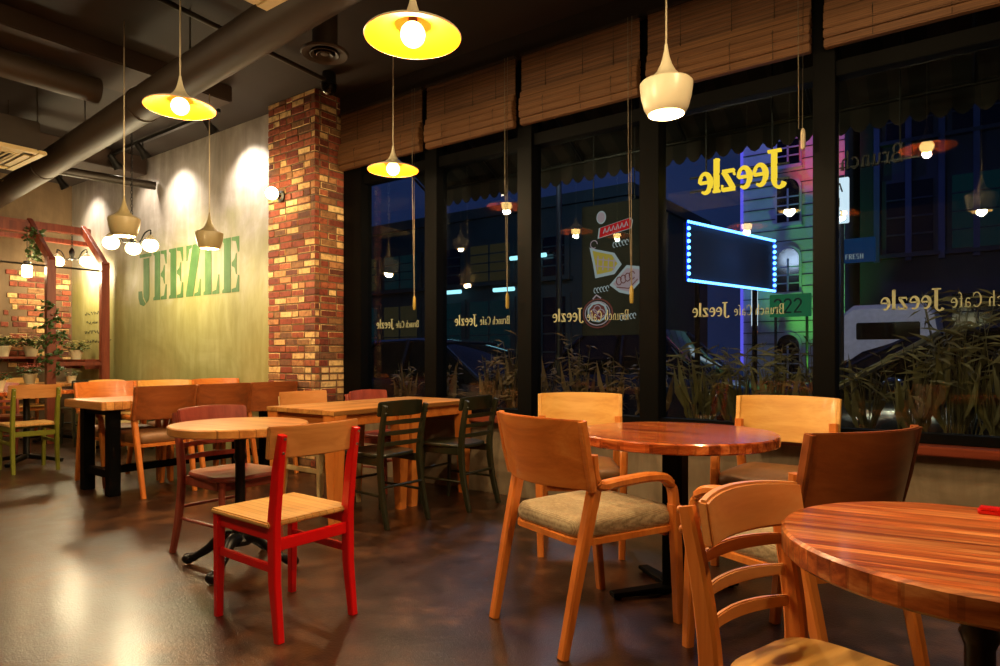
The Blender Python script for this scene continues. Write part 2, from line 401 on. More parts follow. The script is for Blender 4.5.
G = {
 'J': (.46, [([(.30, .70), (.30, .06)] , T), (arc(.17, .06, .13, .15, 0, -160), [.1, .09, .08, .07, .06, .05, .05, .05, .05, .06, .08, .09, .09]), ([(.12, .70), (.46, .70)], S_)]),
 'e': (.42, [([(.07, .25), (.36, .25)], S_), (arc(.21, .23, .155, .22, 5, 300, 18), [.045, .05, .05, .05, .05, .06, .07, .09, .1, .11, .11, .1, .09, .08, .07, .06, .05, .05, .04])]),
 'z': (.42, [([(.05, .43), (.37, .43)], .06), ([(.34, .43), (.07, .03)], .1), ([(.04, .025), (.38, .025)], .06), ([(.06, .45), (.05, .33)], .035), ([(.37, .0), (.38, .13)], .035)]),
 'l': (.24, [([(.12, .74), (.12, .0)], T), ([(.02, .015), (.22, .015)], .035), ([(.04, .72), (.14, .735)], .035)]),
 'B': (.52, [([(.12, .70), (.12, .0)], .1), ([(.03, .69), (.28, .69)], .04), ([(.03, .015), (.30, .015)], .04), (arc(.28, .53, .13, .16, 90, -90), .075), ([(.12, .37), (.28, .37)], .04), (arc(.29, .19, .16, .178, 90, -90), .085)]),
 'r': (.34, [([(.11, .45), (.11, 0)], .09), ([(.02, .015), (.21, .015)], .03), (arc(.23, .30, .12, .14, 170, 45, 8), [.03, .04, .05, .06, .06, .07, .07, .08, .08]), ([(.03, .44), (.12, .445)], .03)]),
 'u': (.46, [([(.10, .45), (.10, .14)], .085), (arc(.205, .14, .105, .115, 180, 360, 8), .05), ([(.31, .45), (.31, 0)], .085), ([(.02, .44), (.11, .44)], .03), ([(.31, .015), (.42, .015)], .03)]),
 'n': (.46, [([(.10, .45), (.10, 0)], .085), (arc(.21, .32, .105, .115, 180, 0, 8), .05), ([(.315, .32), (.315, 0)], .085), ([(.02, .015), (.18, .015)], .03), ([(.24, .015), (.40, .015)], .03)]),
 'c': (.40, [(arc(.21, .225, .155, .215, 45, 310, 16), [.08, .07, .05, .045, .05, .06, .07, .085, .095, .095, .085, .07, .06, .05, .045, .04, .04])]),
 'h': (.46, [([(.10, .74), (.10, 0)], .085), (arc(.21, .32, .105, .115, 180, 0, 8), .05), ([(.315, .32), (.315, 0)], .085), ([(.02, .015), (.18, .015)], .03), ([(.24, .015), (.40, .015)], .03)]),
 'C': (.56, [(arc(.30, .35, .23, .345, 48, 312, 18), [.07, .06, .05, .05, .05, .06, .07, .085, .1, .1, .1, .085, .07, .06, .05, .05, .05, .05, .05]), ([(.47, .68), (.47, .5)], .035)]),
 'a': (.42, [(arc(.18, .12, .12, .115, 20, 340, 14), .055), (arc(.18, .32, .115, .115, 150, 0, 8), .055), ([(.295, .32), (.295, .04)], .085), ([(.29, .02), (.39, .03)], .04)]),
 'f': (.30, [([(.12, .56), (.12, 0)], .085), (arc(.22, .58, .10, .13, 180, 50, 8), .055), ([(.03, .43), (.25, .43)], .035), ([(.03, .015), (.22, .015)], .03)]),
 '2': (.44, [(arc(.21, .52, .15, .17, 170, -40, 12), .08), ([(.33, .42), (.06, .04)], .07), ([(.05, .035), (.38, .035)], .07)]),
 'A': (.5, [([(.05, 0), (.25, .7)], .05), ([(.25, .7), (.45, 0)], .1), ([(.12, .25), (.38, .25)], .04)]),
 'I': (.3, [([(.15, 0), (.15, .7)], .1)]), 'E': (.44, [([(.1, 0), (.1, .7)], .1), ([(.1, .68), (.38, .68)], .06), ([(.1, .36), (.32, .36)], .06), ([(.1, .02), (.4, .02)], .06)]),
 'F': (.42, [([(.1, 0), (.1, .7)], .1), ([(.1, .68), (.38, .68)], .06), ([(.1, .36), (.32, .36)], .06)]),
 'R': (.46, [([(.1, 0), (.1, .7)], .1), (arc(.24, .53, .14, .15, 90, -90), .07), ([(.1, .68), (.24, .68)], .06), ([(.1, .38), (.24, .38)], .06), ([(.22, .38), (.4, 0)], .09)]),
 'S': (.44, [(arc(.21, .52, .14, .16, 40, 270, 10), .07), (arc(.21, .19, .14, .17, 90, -140, 10), .07)]),
 'H': (.48, [([(.1, 0), (.1, .7)], .1), ([(.38, 0), (.38, .7)], .1), ([(.1, .36), (.38, .36)], .06)]),
 ' ': (.22, []),
}
def textw(s, gap=.02): return sum(G[c][0] + gap for c in s)
def text(mb, s, org, dirx, size, t=.002, up=(0, 0, 1), gap=.02, bold=1.0, xs=1.0):
    """write s starting at org, advancing along dirx"""
    dx = Vector(dirx).normalized(); uz = Vector(up); ny = uz.cross(dx) * -1
    x = 0
    for ch in s:
        w, st = G[ch]
        Mx = Matrix((( dx.x * size * xs, -dx.cross(uz).x, uz.x * size, org[0] + dx.x * x * size * xs),
                     ( dx.y * size * xs, -dx.cross(uz).y, uz.y * size, org[1] + dx.y * x * size * xs),
                     ( dx.z * size * xs, -dx.cross(uz).z, uz.z * size, org[2] + dx.z * x * size * xs), (0, 0, 0, 1)))
        for pts, wd in st:
            ww = [q * bold for q in wd] if isinstance(wd, (list, tuple)) else wd * bold
            ribbon(mb, pts, ww, Mx, t)
        x += w + gap
    return x * size * xs

# ================================================================== THE SETTING
def struct(name, mb, mat, parent=None, **k):
    o = mb.build(name, mat, parent, **k)
    o['kind'] = 'structure'
    return o
XF, XR, YB, ZC = -10.7, 3.2, -4.2, 3.6
YW = 4.2           # room face of the window wall
struct('floor', MB().box(XF - .2, XR + .2, YB - .2, 4.4, -.12, 0), M['floor'])
struct('ceiling', MB().box(XF - .2, XR + .2, YB - .2, 4.55, ZC, ZC + .15), M['ceil'])
struct('wall_left', MB().box(XF, -5.62, 4.0, 4.25, 0, ZC), M['plaster'])
struct('wall_far', MB().box(XF - .2, XF, YB - .2, 4.25, 0, ZC), M['roomwall'])
struct('wall_back', MB().box(XF, XR, YB - .2, YB, 0, ZC), M['roomwall'])
struct('wall_right', MB().box(XR, XR + .2, YB, 4.4, 0, ZC), M['roomwall'])
struct('wall_window', MB().box(-4.96, XR, YW, 4.42, 0, .58), M['lowwall'])
struct('trim_1', MB().box(-4.95, XR, 4.10, 4.44, .575, .625), M['sill'], bevel=.006)
# soffit above the window line
struct('trim_2', MB().box(-4.95, XR, 4.16, 4.42, 3.42, ZC), M['ceil'])

# brick pillar: real bricks round a mortar core
def brick_pillar():
    x0, x1, y0, y1 = -5.69, -4.96, 3.87, 4.3
    core = struct('wall_pillar', MB().box(x0 + .006, x1 - .006, y0 + .006, y1, 0, ZC), M['mortar'])
    bm = MB(); rnd = random.Random(3)
    ph, bh, g = .067, .056, .010
    for r in range(int(ZC / ph) + 1):
        z = r * ph + g / 2; zt = min(z + bh, ZC - .002)
        if zt - z < .02: break
        for axis in (0, 1):
            L = (x1 - x0) if axis == 0 else (y1 - y0)
            p = (0 if r % 2 else -.09) + (0 if axis == 0 else -.03)
            while p < L:
                ln = .18 if rnd.random() < .75 else .09
                a, b = max(p, 0), min(p + ln, L); p += ln + g
                if b - a < .02: continue
                j = rnd.uniform(-.003, .004); d = .05
                if axis == 0: bm.box(x0 + a, x0 + b, y0 - j, y0 + d, z, zt)
                else: bm.box(x1 - d, x1 + j, y0 + a + (.0 if a > 0 else .052), y0 + b, z, zt)
    o = bm.build('brick_facing', M['brick'], core, bevel=.004, seg=1)
brick_pillar()

# windows ------------------------------------------------------------
posts = [(-4.95, -4.70), (-3.885, -3.745), (-2.90, -2.765), (-1.875, -1.735), (-.775, -.655), (.36, .49), (1.50, 1.63), (XR - .13, XR)]
ZB, ZT = .625, ZC
for i in range(len(posts) - 1):
    a = posts[i][1]; b = posts[i + 1][0]
    w = MB().box(a - .001, b + .001, 4.225, 4.33, ZB, ZB + .055).box(a - .001, b + .001, 4.225, 4.33, 2.74, 2.83)
    w.box(posts[i][0], a, 4.2, 4.34, ZB, 3.42)
    if i == len(posts) - 2: w.box(b, posts[-1][1], 4.2, 4.34, ZB, 3.42)
    fr = struct('window_%d' % (i + 1), w, M['black_flat'], bevel=.004)
    struct('window_pane', MB().box(a, b, 4.285, 4.293, ZB + .05, 3.42), M['glass'], fr, smooth=False)

# vinyl lettering on the panes (reads from the street)
ords = ['first', 'second', 'third', 'fourth', 'fifth']
for i, (xs, zb) in enumerate(((-4.03, 1.365), (-3.03, 1.365), (-1.99, 1.365), (-.95, 1.365), (.27, 1.365))):
    k = (.46, .49, .54, .49, .60)[i]
    sz1, sz2 = .115 * k / .62, .155 * k / .62
    t = thing('window_lettering', 'mirrored pale cafe lettering on the %s window pane counted from the brick pillar' % ords[i], 'lettering', (xs, 4.2845, zb), 0, 'cafe lettering on the window panes')
    mb = MB(); w1 = text(mb, 'Brunch Cafe', (0, 0, 0), (-1, 0, 0), sz1, .0015, gap=.015, xs=.72); mb.build('small_words', M['vinyl'], t, smooth=False)
    mb = MB(); text(mb, 'Jeezle', (-w1 - .025, 0, 0), (-1, 0, 0), sz2, .0015, gap=.02, bold=1.25, xs=.82); mb.build('large_word', M['vinyl'], t, smooth=False)

# bamboo blinds --------------------------------------------------------
bx = [(-4.90, -3.85), (-3.79, -2.87), (-2.81, -1.84), (-1.78, -.77), (-.70, .40), (.46, 1.54), (1.6, 3.1)]
for i, (a, b) in enumerate(bx):
    nm = (ords + ['sixth', 'last'])[i]
    t = thing('bamboo_blind', 'brown slatted bamboo blind half raised over the %s window pane counted from the brick pillar' % nm, 'blind', ((a + b) / 2, 4.13, 3.42), 0, 'bamboo blinds along the windows')
    hw = (b - a) / 2
    s = MB()
    for k in range(12):
        z = -.02 - k * .028
        s.box(-hw, hw, -.004, .004, z - .026, z, Matrix.Rotation(.0, 4, 'X') @ Matrix.Translation((0, .002 * (k % 2), 0)))
    s.build('slats', M['blind'], t, smooth=False)
    v = MB()
    for k in range(5):
        z0 = -.30 - k * .05
        yb = [-.03, -.045, -.05, -.045, -.03][k]
        v.box(-hw, hw, yb, .02, z0 - .0485, z0)
    v.build('folded_hem', M['valance'], t, bevel=.006)
    MB().box(-hw, hw, -.02, .02, -.02, 0).build('headrail', M['pipe'], t)
    for sx in (-.55, .1, .6):
        MB().tube([(sx * hw, -.008, 0), (sx * hw, -.008, -.3), (sx * hw, -.054, -.4), (sx * hw, -.04, -.548)], .002, 6).build('ladder_string', M['pipe'], t)
    if i < 4:
        zc = (-1.80, -1.83, -1.84, -1.0)[i]
        MB().tube([(hw - .03, -.06, -.02), (hw - .035, -.06, -1.0), (hw - .03, -.06, zc)], .0024, 6).tube([(hw - .06, -.06, -.02), (hw - .055, -.06, -1.0), (hw - .035, -.06, zc)], .0024, 6).build('pull_cord', M['string'], t)
        MB().lathe([(.004, 0), (.010, -.01), (.014, -.03), (.014, -.1), (.011, -.12), (.003, -.122)], 12, (hw - .032, -.06, zc)).build('cord_tassel', M['tassel'] if i < 3 else M['cord'], t)

# painted stencil name on the plaster wall
def stencil():
    mb = MB(); y = 4.0
    x0, x1, z0, z1 = -8.68, -6.36, 1.80, 2.40
    w = (x1 - x0) / 6; h = z1 - z0
    def poly(i, pts):
        P = [(x0 + w * (i + .05 + .86 * px), z0 + h * pz) for px, pz in pts]
        mb.prism(P, -.003, Matrix.Translation((0, y - .0005, 0)))
    # J
    poly(0, [(.10, .93), (1, .93), (1, 1), (.10, 1)])
    poly(0, [(.40, .90), (.84, .90), (.84, .12), (.78, .02), (.62, -.04), (.40, .10)])
    poly(0, [(.0, .22), (.26, .22), (.34, .06), (.56, -.06), (.40, -.10), (.12, -.06), (.0, .08)])
    for i in (1, 2, 5):
        poly(i, [(.0, 1), (.0, .95), (.10, .92), (.10, .08), (.0, .05), (.0, 0), (.50, 0), (.50, 1)])
        poly(i, [(.56, 1), (.98, 1), (.98, .72), (.92, .72), (.80, .92), (.56, .94)])
        poly(i, [(.56, .54), (.72, .60), (.80, .70), (.84, .70), (.84, .32), (.80, .32), (.72, .44), (.56, .48)])
        poly(i, [(.56, 0), (.98, 0), (.98, .30), (.92, .30), (.80, .08), (.56, .06)])
    poly(3, [(.04, 1), (.04, .70), (.10, .70), (.24, .92), (.40, .95), (.40, 1)])
    poly(3, [(.46, 1), (.98, 1), (.98, .95), (.48, 0), (.02, 0), (.02, .05)])
    poly(3, [(.56, 0), (.98, 0), (.98, .32), (.92, .32), (.80, .08), (.58, .05)])
    poly(4, [(.0, 1), (.0, .95), (.10, .92), (.10, .08), (.0, .05), (.0, 0), (.50, 0), (.50, .92), (.60, .95), (.60, 1)])
    poly(4, [(.56, 0), (.98, 0), (.98, .36), (.92, .36), (.80, .08), (.56, .05)])
    o = mb.build('wall_lettering', M['stencil'], smooth=False)
    tag(o, 'large green stencilled capital letters painted on the greenish plaster wall', 'lettering')
stencil()

# ================================================================== CEILING FITTINGS
def struct_beam(name, x0, x1, y0, y1, z0, z1, mat): return struct(name, MB().box(x0, x1, y0, y1, z0, z1), mat, bevel=.01)
struct_beam('ceiling_beam', -6.15, -5.55, YB, 3.40, 3.45, ZC, M['beam'])
struct_beam('ceiling_beam', -8.9, -8.4, YB, 3.98, 3.38, ZC, M['beam'])
struct_beam('ceiling_beam', -2.9, -2.4, YB, 1.2, 3.42, ZC, M['beam'])
# ducts
def rings_along(mb, p0, p1, r, step):
    p0 = Vector(p0); p1 = Vector(p1); n = int((p1 - p0).length / step); d = (p1 - p0).normalized()
    for k in range(1, n):
        q = p0 + d * step * k
        mb.tube([q - d * .012, q + d * .012], r + .008, 24)
t = thing('air_duct', 'long brown round air duct running beneath the ceiling towards the far wall', 'duct', (-3.35, 2.36, 3.12), -.079)
o = MB().tube([(-7.25, 0, 0), (3.0, .0, 0)], .13, 28); rings_along(o, (-7.25, 0, 0), (3.0, 0, 0), .13, 2.6)
o.build('duct_run', M['duct'], t)
MB().tube([(-7.25, 0, 0), (-7.27, 0, 0)], .135, 28).build('duct_end', M['duct'], t)
for x in (-5.2, -3.4, -1.2, .8): MB().tube([(x, .0, .13), (x, .0, .48)], .006, 6).build('hanger_rod', M['pipe'], t)
t = thing('air_duct', 'thinner brown duct crossing the ceiling beside the air conditioner', 'duct', (-6.2, 1.2, 3.3))
MB().tube([(.0, -4.5, .08), (.25, 1.22, .03)], .105, 24).build('duct_run', M['duct'], t)
for y in (-1.4, -.4, .5): MB().tube([(.2 + y * .04, y, .14), (.2 + y * .04, y, .3)], .006, 6).build('hanger_rod', M['pipe'], t)
t = thing('round_vent', 'round ceiling air vent near the top of the brick pillar', 'vent', (-3.76, 3.02, 3.26))
MB().lathe([(.09, .34), (.09, .03), (.1, .02)], 24).build('neck', M['duct'], t)
MB().lathe([(.16, .0), (.17, .012), (.165, .02), (.1, .035), (.10, .02), (.13, .008), (.16, .0)], 28).build('rim', M['duct'], t)
for r in (.105, .06): MB().lathe([(r, .0), (r - .025, .02), (r - .03, .014), (r - .006, -.004), (r, 0)], 24).build('cone_ring', M['duct'], t)
MB().lathe([(.001, .0), (.03, .004), (.03, .018), (.001, .02)], 16).build('center_cap', M['duct'], t)

def cassette(loc, label, sx=.84, sy=.84):
    t = thing('ceiling_air_conditioner', label, 'air conditioner', loc, 0, 'ceiling air conditioners')
    hx, hy = sx / 2, sy / 2
    fr = MB()
    def ring(a, b, z0, z1):
        fr.box(-a, a, -a, -b, z0, z1); fr.box(-a, a, b, a, z0, z1); fr.box(-a, -b, -b, b, z0, z1); fr.box(b, a, -b, b, z0, z1)
    ring(hx, hx - .07, 0, .035)
    fr.build('panel', M['ac'], t, bevel=.008)
    MB().box(-hx + .07, hx - .07, -hy + .07, hy - .07, .015, .03).build('recess', M['dark'], t)
    for s in (-1, 1):
        MB().box(-.26, .26, s * (hy - .105) - .03, s * (hy - .105) + .03, .0, .012).build('louver', M['ac'], t, bevel=.004)
        MB().box(s * (hx - .105) - .03, s * (hx - .105) + .03, -.26, .26, .0, .012).build('louver', M['ac'], t, bevel=.004)
    g = MB()
    g.box(-.26, .26, -.26, -.235, -.002, .014); g.box(-.26, .26, .235, .26, -.002, .014); g.box(-.26, -.235, -.235, .235, -.002, .014); g.box(.235, .26, -.235, .235, -.002, .014)
    for k in range(11): g.box(-.235, .235, -.22 + k * .044 - .006, -.22 + k * .044 + .006, .0, .01)
    g.build('grille', M['ac'], t)
    MB().box(-hx + .04, hx - .04, -hy + .04, hy - .04, .036, .30).build('housing', M['pipe'], t, bevel=.01)
    for x in (-.36, .36):
        for y in (-.36, .36): MB().tube([(x, y, .3), (x, y, ZC - loc[2])], .006, 6).build('hanger_rod', M['pipe'], t)
cassette((-7.24, 1.93, 2.93), 'square ivory ceiling air conditioner hanging above the green chair')
cassette((-2.41, 1.50, 2.805), 'square ceiling air conditioner above the red chair, only its corner in view')

# pipes and conduits
def pipe(pts, r, label, mat='pipe'):
    tag(MB().tube(pts, r, 10).build('ceiling_pipe', M[mat]), label, 'pipe', 'pipes under the ceiling')
pipe([(-9.6, -3.9, 3.2), (-8.15, 3.96, 3.2)], .05, 'dark pipe under the ceiling beyond the air conditioner')
pipe([(-4.9, -1.0, 3.52), (-4.45, 2.2, 3.52), (-4.6, 3.8, 3.52)], .02, 'thin dark conduit bending towards the brick pillar')
t = thing('light_track', 'black lighting track in front of the plaster wall', 'lighting track', (-8.05, 3.56, 3.54))
MB().box(-2.0, 2.0, -.018, .018, -.018, .018).build('rail', M['dark'], t)
for x in (-1.8, 0, 1.8): MB().tube([(x, 0, .018), (x, 0, .08)], .006, 6).build('hanger_rod', M['pipe'], t)
def track_spot(loc, target, label, power=60, angle=58, blend=.55, col=(1, .86, .66)):
    t = thing('track_spotlight', label, 'spotlight', loc, 0, 'spotlights on the lighting track')
    d = (Vector(target) - Vector(loc)).normalized()
    M_ = d.to_track_quat('-Z', 'Y').to_matrix().to_4x4()
    MB().lathe([(.028, .1), (.034, .08), (.038, .0), (.055, -.06), (.058, -.075), (.05, -.075)], 20, M=M_, capb=True).build('lamp_head', M['shade'] if 'pale' in label else M['dark'], t)
    MB().lathe([(.001, -.062), (.048, -.062), (.048, -.066), (.001, -.07)], 20, M=M_).build('lens', M['spotlens'], t)
    MB().tube([(0, 0, .05), (0, 0, .15)], .008, 8).build('bracket', M['dark'], t)
    sp = spot('spot_beam', tuple(d * .09), tuple(d * 2), power, angle, col, blend, .03); sp.parent = t
for x, tx, tz, p, lb in ((-9.85, -9.9, 2.6, 90, 'black track spotlight nearest the pergola, lighting the plaster wall'),
                     (-8.30, -8.35, 2.6, 60, 'black track spotlight above the first letter of the green wall lettering'),
                     (-7.62, -7.60, 2.6, 150, 'black track spotlight above the middle of the green wall lettering'),
                     (-6.22, -6.18, 2.6, 210, 'black track spotlight nearest the brick pillar, lighting the plaster wall')):
    track_spot((x, 3.56, 3.42), (tx, 4.0, tz + .25), lb, p * .62, 104, 1.0, (1, .90, .76))
track_spot((-5.2, 1.45, 3.36), (-2.2, .9, .6), 'bright ceiling spotlight at the upper corner of the photo, before the air conditioner', 60, 60, .6, (1, .86, .66))

t = thing('ceiling_speaker', 'pale disc shaped fitting under the ceiling before the far wall', 'ceiling fitting', (-9.1, 2.85, 3.13))
MB().lathe([(.001, 0), (.16, .0), (.17, .01), (.16, .025), (.03, .03), (.001, .03)], 28).build('disc', M['ac'], t)
MB().tube([(0, 0, .03), (0, 0, .47)], .01, 8).build('stem', M['pipe'], t)
t = thing('security_camera', 'black dome security camera beside the top of the brick pillar', 'camera', (-4.60, 3.74, 3.47))
MB().lathe([(.06, .13), (.065, .05), (.07, .04), (.07, .02)], 24, capb=True).build('housing', M['dark'], t)
MB().lathe([(.068, .02), (.062, -.02), (.045, -.05), (.02, -.065), (.001, -.068)], 24).build('dome', plain('smoked_dome', (6, 6, 7), .05), t)

# ================================================================== LAMPS
def disc_pendant(loc, label, power=45):
    t = thing('pendant_lamp', label, 'pendant lamp', loc, 0, 'flat brimmed pendant lamps')
    MB().lathe([(.006, .185), (.010, .16), (.016, .132), (.025, .105), (.040, .080), (.064, .058), (.105, .038), (.155, .021), (.19, .007), (.196, .0), (.193, -.004)], 40).build('shade', M['shade'], t)
    MB().lathe([(.192, -.003), (.152, .015), (.100, .031), (.062, .050), (.04, .072), (.001, .08)], 40).build('shade_lining', M['gold'], t)
    MB().ball((0, 0, .008), .05, 18, 12, 1.0).build('bulb', M['bulb'], t)
    MB().lathe([(.018, .085), (.02, .06), (.016, .04)], 16).build('socket', M['dark'], t)
    MB().tube([(0, 0, .18), (0, 0, ZC - loc[2])], .0045, 8).build('cord', M['cord'], t)
    point('bulb_light', (0, 0, -.05), power, parent=t, r=.03)
    return t
def bowl_pendant(loc, label, power=40, s=1.0, mat='shade'):
    t = thing('bowl_pendant_lamp', label, 'pendant lamp', loc, 0, 'bowl shaped pendant lamps')
    MB().lathe([(r * s, z * s) for r, z in ((.006, .245), (.010, .215), (.017, .18), (.028, .145), (.046, .11), (.075, .080), (.118, .060), (.125, .052), (.124, .03), (.118, -.015), (.104, -.065), (.088, -.093), (.084, -.095))], 40).build('shade', M[mat], t)
    MB().lathe([(r * s, z * s) for r, z in ((.084, -.094), (.10, -.065), (.112, -.015), (.116, .04), (.001, .07))], 40).build('shade_lining', M['whitein'], t)
    MB().ball((0, 0, -.04 * s), .045, 18, 12).build('bulb', M['bulb'], t)
    MB().tube([(0, 0, .24 * s), (0, 0, ZC - loc[2])], .0045, 8).build('cord', M['cord'], t)
    point('bulb_light', (0, 0, -.095 * s), power, parent=t, r=.04)
    return t
disc_pendant((-1.83, 1.91, 2.39), 'cream flat brimmed pendant lamp with golden inside, nearest and largest in view', 80)
disc_pendant((-3.74, 1.96, 2.55), 'cream flat brimmed pendant lamp hanging in front of the air duct', 95)
disc_pendant((-3.60, 3.54, 2.53), 'cream flat brimmed pendant lamp hanging beside the brick pillar', 80)
bowl_pendant((-1.2, 3.0, 2.36), 'shiny cream bowl shaped pendant lamp above the red-brown round table', 55)
bowl_pendant((-5.12, 2.26, 2.08), 'unlit-toned cream bowl shaped pendant lamp above the front end of the long black legged table', 40, .88, 'cream_unlit')
bowl_pendant((-5.56, 3.18, 2.16), 'unlit-toned cream bowl shaped pendant lamp hanging in front of the green wall lettering', 40, .95, 'cream_unlit')
# lamps just outside the frame, some added only to light the foreground
disc_pendant((-.30, 2.55, 2.72), 'cream flat brimmed pendant lamp above the tan armchair, seen only as a reflection', 50)
disc_pendant((-1.2, .45, 2.7), 'added unseen flat brimmed pendant lamp over the floor in front of the red chair', 70)  # unseen lamp added to brighten the chairs from the camera side
bowl_pendant((.05, 1.3, 2.5), 'added unseen bowl shaped pendant lamp above the nearest round table', 55)  # unseen lamp added for foreground light
disc_pendant((-3.95, .45, 2.75), 'cream flat brimmed pendant lamp over the open floor', 75)
bowl_pendant((-6.6, .6, 2.9), 'cream bowl shaped pendant lamp over the open floor by the green chair', 60)

def globe_cluster(loc, n, R, r, label, a0, power):
    t = thing('globe_chandelier', label, 'hanging lamp', loc, 0, 'clustered globe lamps')
    MB().lathe([(.004, .16), (.02, .14), (.036, .10), (.03, .06), (.018, .03), (.022, .0), (.004, -.02)], 18).build('hub', M['black_metal'], t)
    ch = MB(); L = ZC - loc[2] if loc[0] > -9 else 2.86 - loc[2]; k = 0; z = .16
    while z < L:
        a = Vector((.011, 0, 0)) if k % 2 else Vector((0, .011, 0))
        pts = [Vector((0, 0, z + .02)) + a * math.cos(q) + Vector((0, 0, .022)) * math.sin(q) for q in [2 * PI * i / 8 for i in range(8)]]
        ch.tube(pts, .0035, 5, closed=True, up=(a.y * 80, a.x * 80, 0)); z += .036; k += 1
    ch.build('chain', M['black_metal'], t)
    for i in range(n):
        a = a0 + 2 * PI * i / n; c, s = math.cos(a), math.sin(a)
        MB().tube(bez([(0, 0, .03), (c * R * .4, s * R * .4, .0), (c * R * .7, s * R * .7, .1), (c * R, s * R, .13), (c * R, s * R, .07)], 5), .008, 8).build('arm', M['black_metal'], t)
        MB().lathe([(.012, .08), (.03, .065), (.05, .03), (.052, .02)], 18, (c * R, s * R, 0)).build('globe_cap', M['shade'], t)
        MB().ball((c * R, s * R, -.03), r, 18, 12, .9).build('globe', M['globe'], t)
    point('globe_light', (0, 0, -.16), power, parent=t, r=.12, col=(1, .82, .5))
    return t
globe_cluster((-7.3, 3.3, 2.32), 3, .21, .08, 'cluster of three white globe lamps on a chain before the green wall lettering', .55, 70)
globe_cluster((-9.9, 3.70, 2.42), 2, .20, .085, 'pair of white globe lamps hanging under the redwood pergola', .63, 60)
t = thing('wall_sconce', 'round white wall lamp on the face of the brick pillar', 'wall lamp', (-5.46, 3.87, 2.66))
MB().lathe([(.001, 0), (.055, .0), (.055, .02), (.03, .03)], 20, M=Matrix.Rotation(PI / 2, 4, 'X')).build('backplate', M['dark'], t)
MB().tube([(0, -.02, 0), (0, -.07, -.0), (0, -.09, .02)], .012, 8).build('arm', M['dark'], t)
MB().ball((0, -.115, .01), .062, 20, 14).build('globe', M['globe'], t)
point('globe_light', (0, -.24, .0), 9, parent=t, r=.05)

# ================================================================== FURNITURE
def outline(w0, w1, y0, y1, c, n=6, sag=0.0):
    """rounded trapezoid: w0 = half width at back (y0), w1 = half width at front (y1)"""
    cs = [(-w0, y0), (w0, y0), (w1, y1), (-w1, y1)]; out = []
    for i in range(4):
        p = Vector(cs[i]); a = Vector(cs[i - 1]); b = Vector(cs[(i + 1) % 4])
        da = (a - p).normalized() * c; db = (b - p).normalized() * c
        for k in range(n + 1):
            t = k / n
            q = (p + da) * (1 - t) ** 2 + p * 2 * t * (1 - t) + (p + db) * t * t
            out.append((q.x, q.y))
        # extra points along edge for bulge
        e = (b - da * 0 - p)
        for k in range(1, 5):
            q = (p + db) + ((b + (p - b).normalized() * c) - (p + db)) * (k / 5)
            out.append((q.x, q.y))
    if sag:
        out = [(x, y + (sag * (1 - (x / max(w0, w1)) ** 2) if y > (y0 + y1) / 2 else 0)) for x, y in out]
    return out
def pad(mb, ol, levels):
    """levels: (shrink, z)"""
    mb.loft([[Vector((x * s, y * s, z)) for x, y in ol] for s, z in levels]); return mb
def curved_board(mb, hw, z0, z1, y_end, y_mid, th, lean=0.0, n=14, nz=5, rise=0.0, taper=0.0):
    """board bowed in plan; front (+y) side concave; lean = shift of y at the top; rise = crown of top edge"""
    F = []; B = []
    for j in range(nz + 1):
        v = j / nz
        for i in range(n + 1):
            u = -1 + 2 * i / n
            x = u * hw * (1 - taper * (1 - v)); y = y_mid + (y_end - y_mid) * u * u + lean * v
            z = z0 + (z1 - z0) * v + rise * (1 - u * u) * v
            F.append(Vector((x, y + th / 2, z))); B.append(Vector((x, y - th / 2, z)))
    m = n + 1; k = len(F); fs = []
    for j in range(nz):
        for i in range(n):
            a = j * m + i
            fs.append((a, a + 1, a + m + 1, a + m)); fs.append((k + a, k + a + m, k + a + m + 1, k + a + 1))
    for i in range(n):
        fs.append((i, k + i, k + i + 1, i + 1)); a = nz * m + i; fs.append((a, a + 1, k + a + 1, k + a))
    for j in range(nz):
        a = j * m; fs.append((a, a + m, k + a + m, k + a)); a = j * m + n; fs.append((a, k + a, k + a + m, a + m))
    mb.add(F + B, fs); return mb

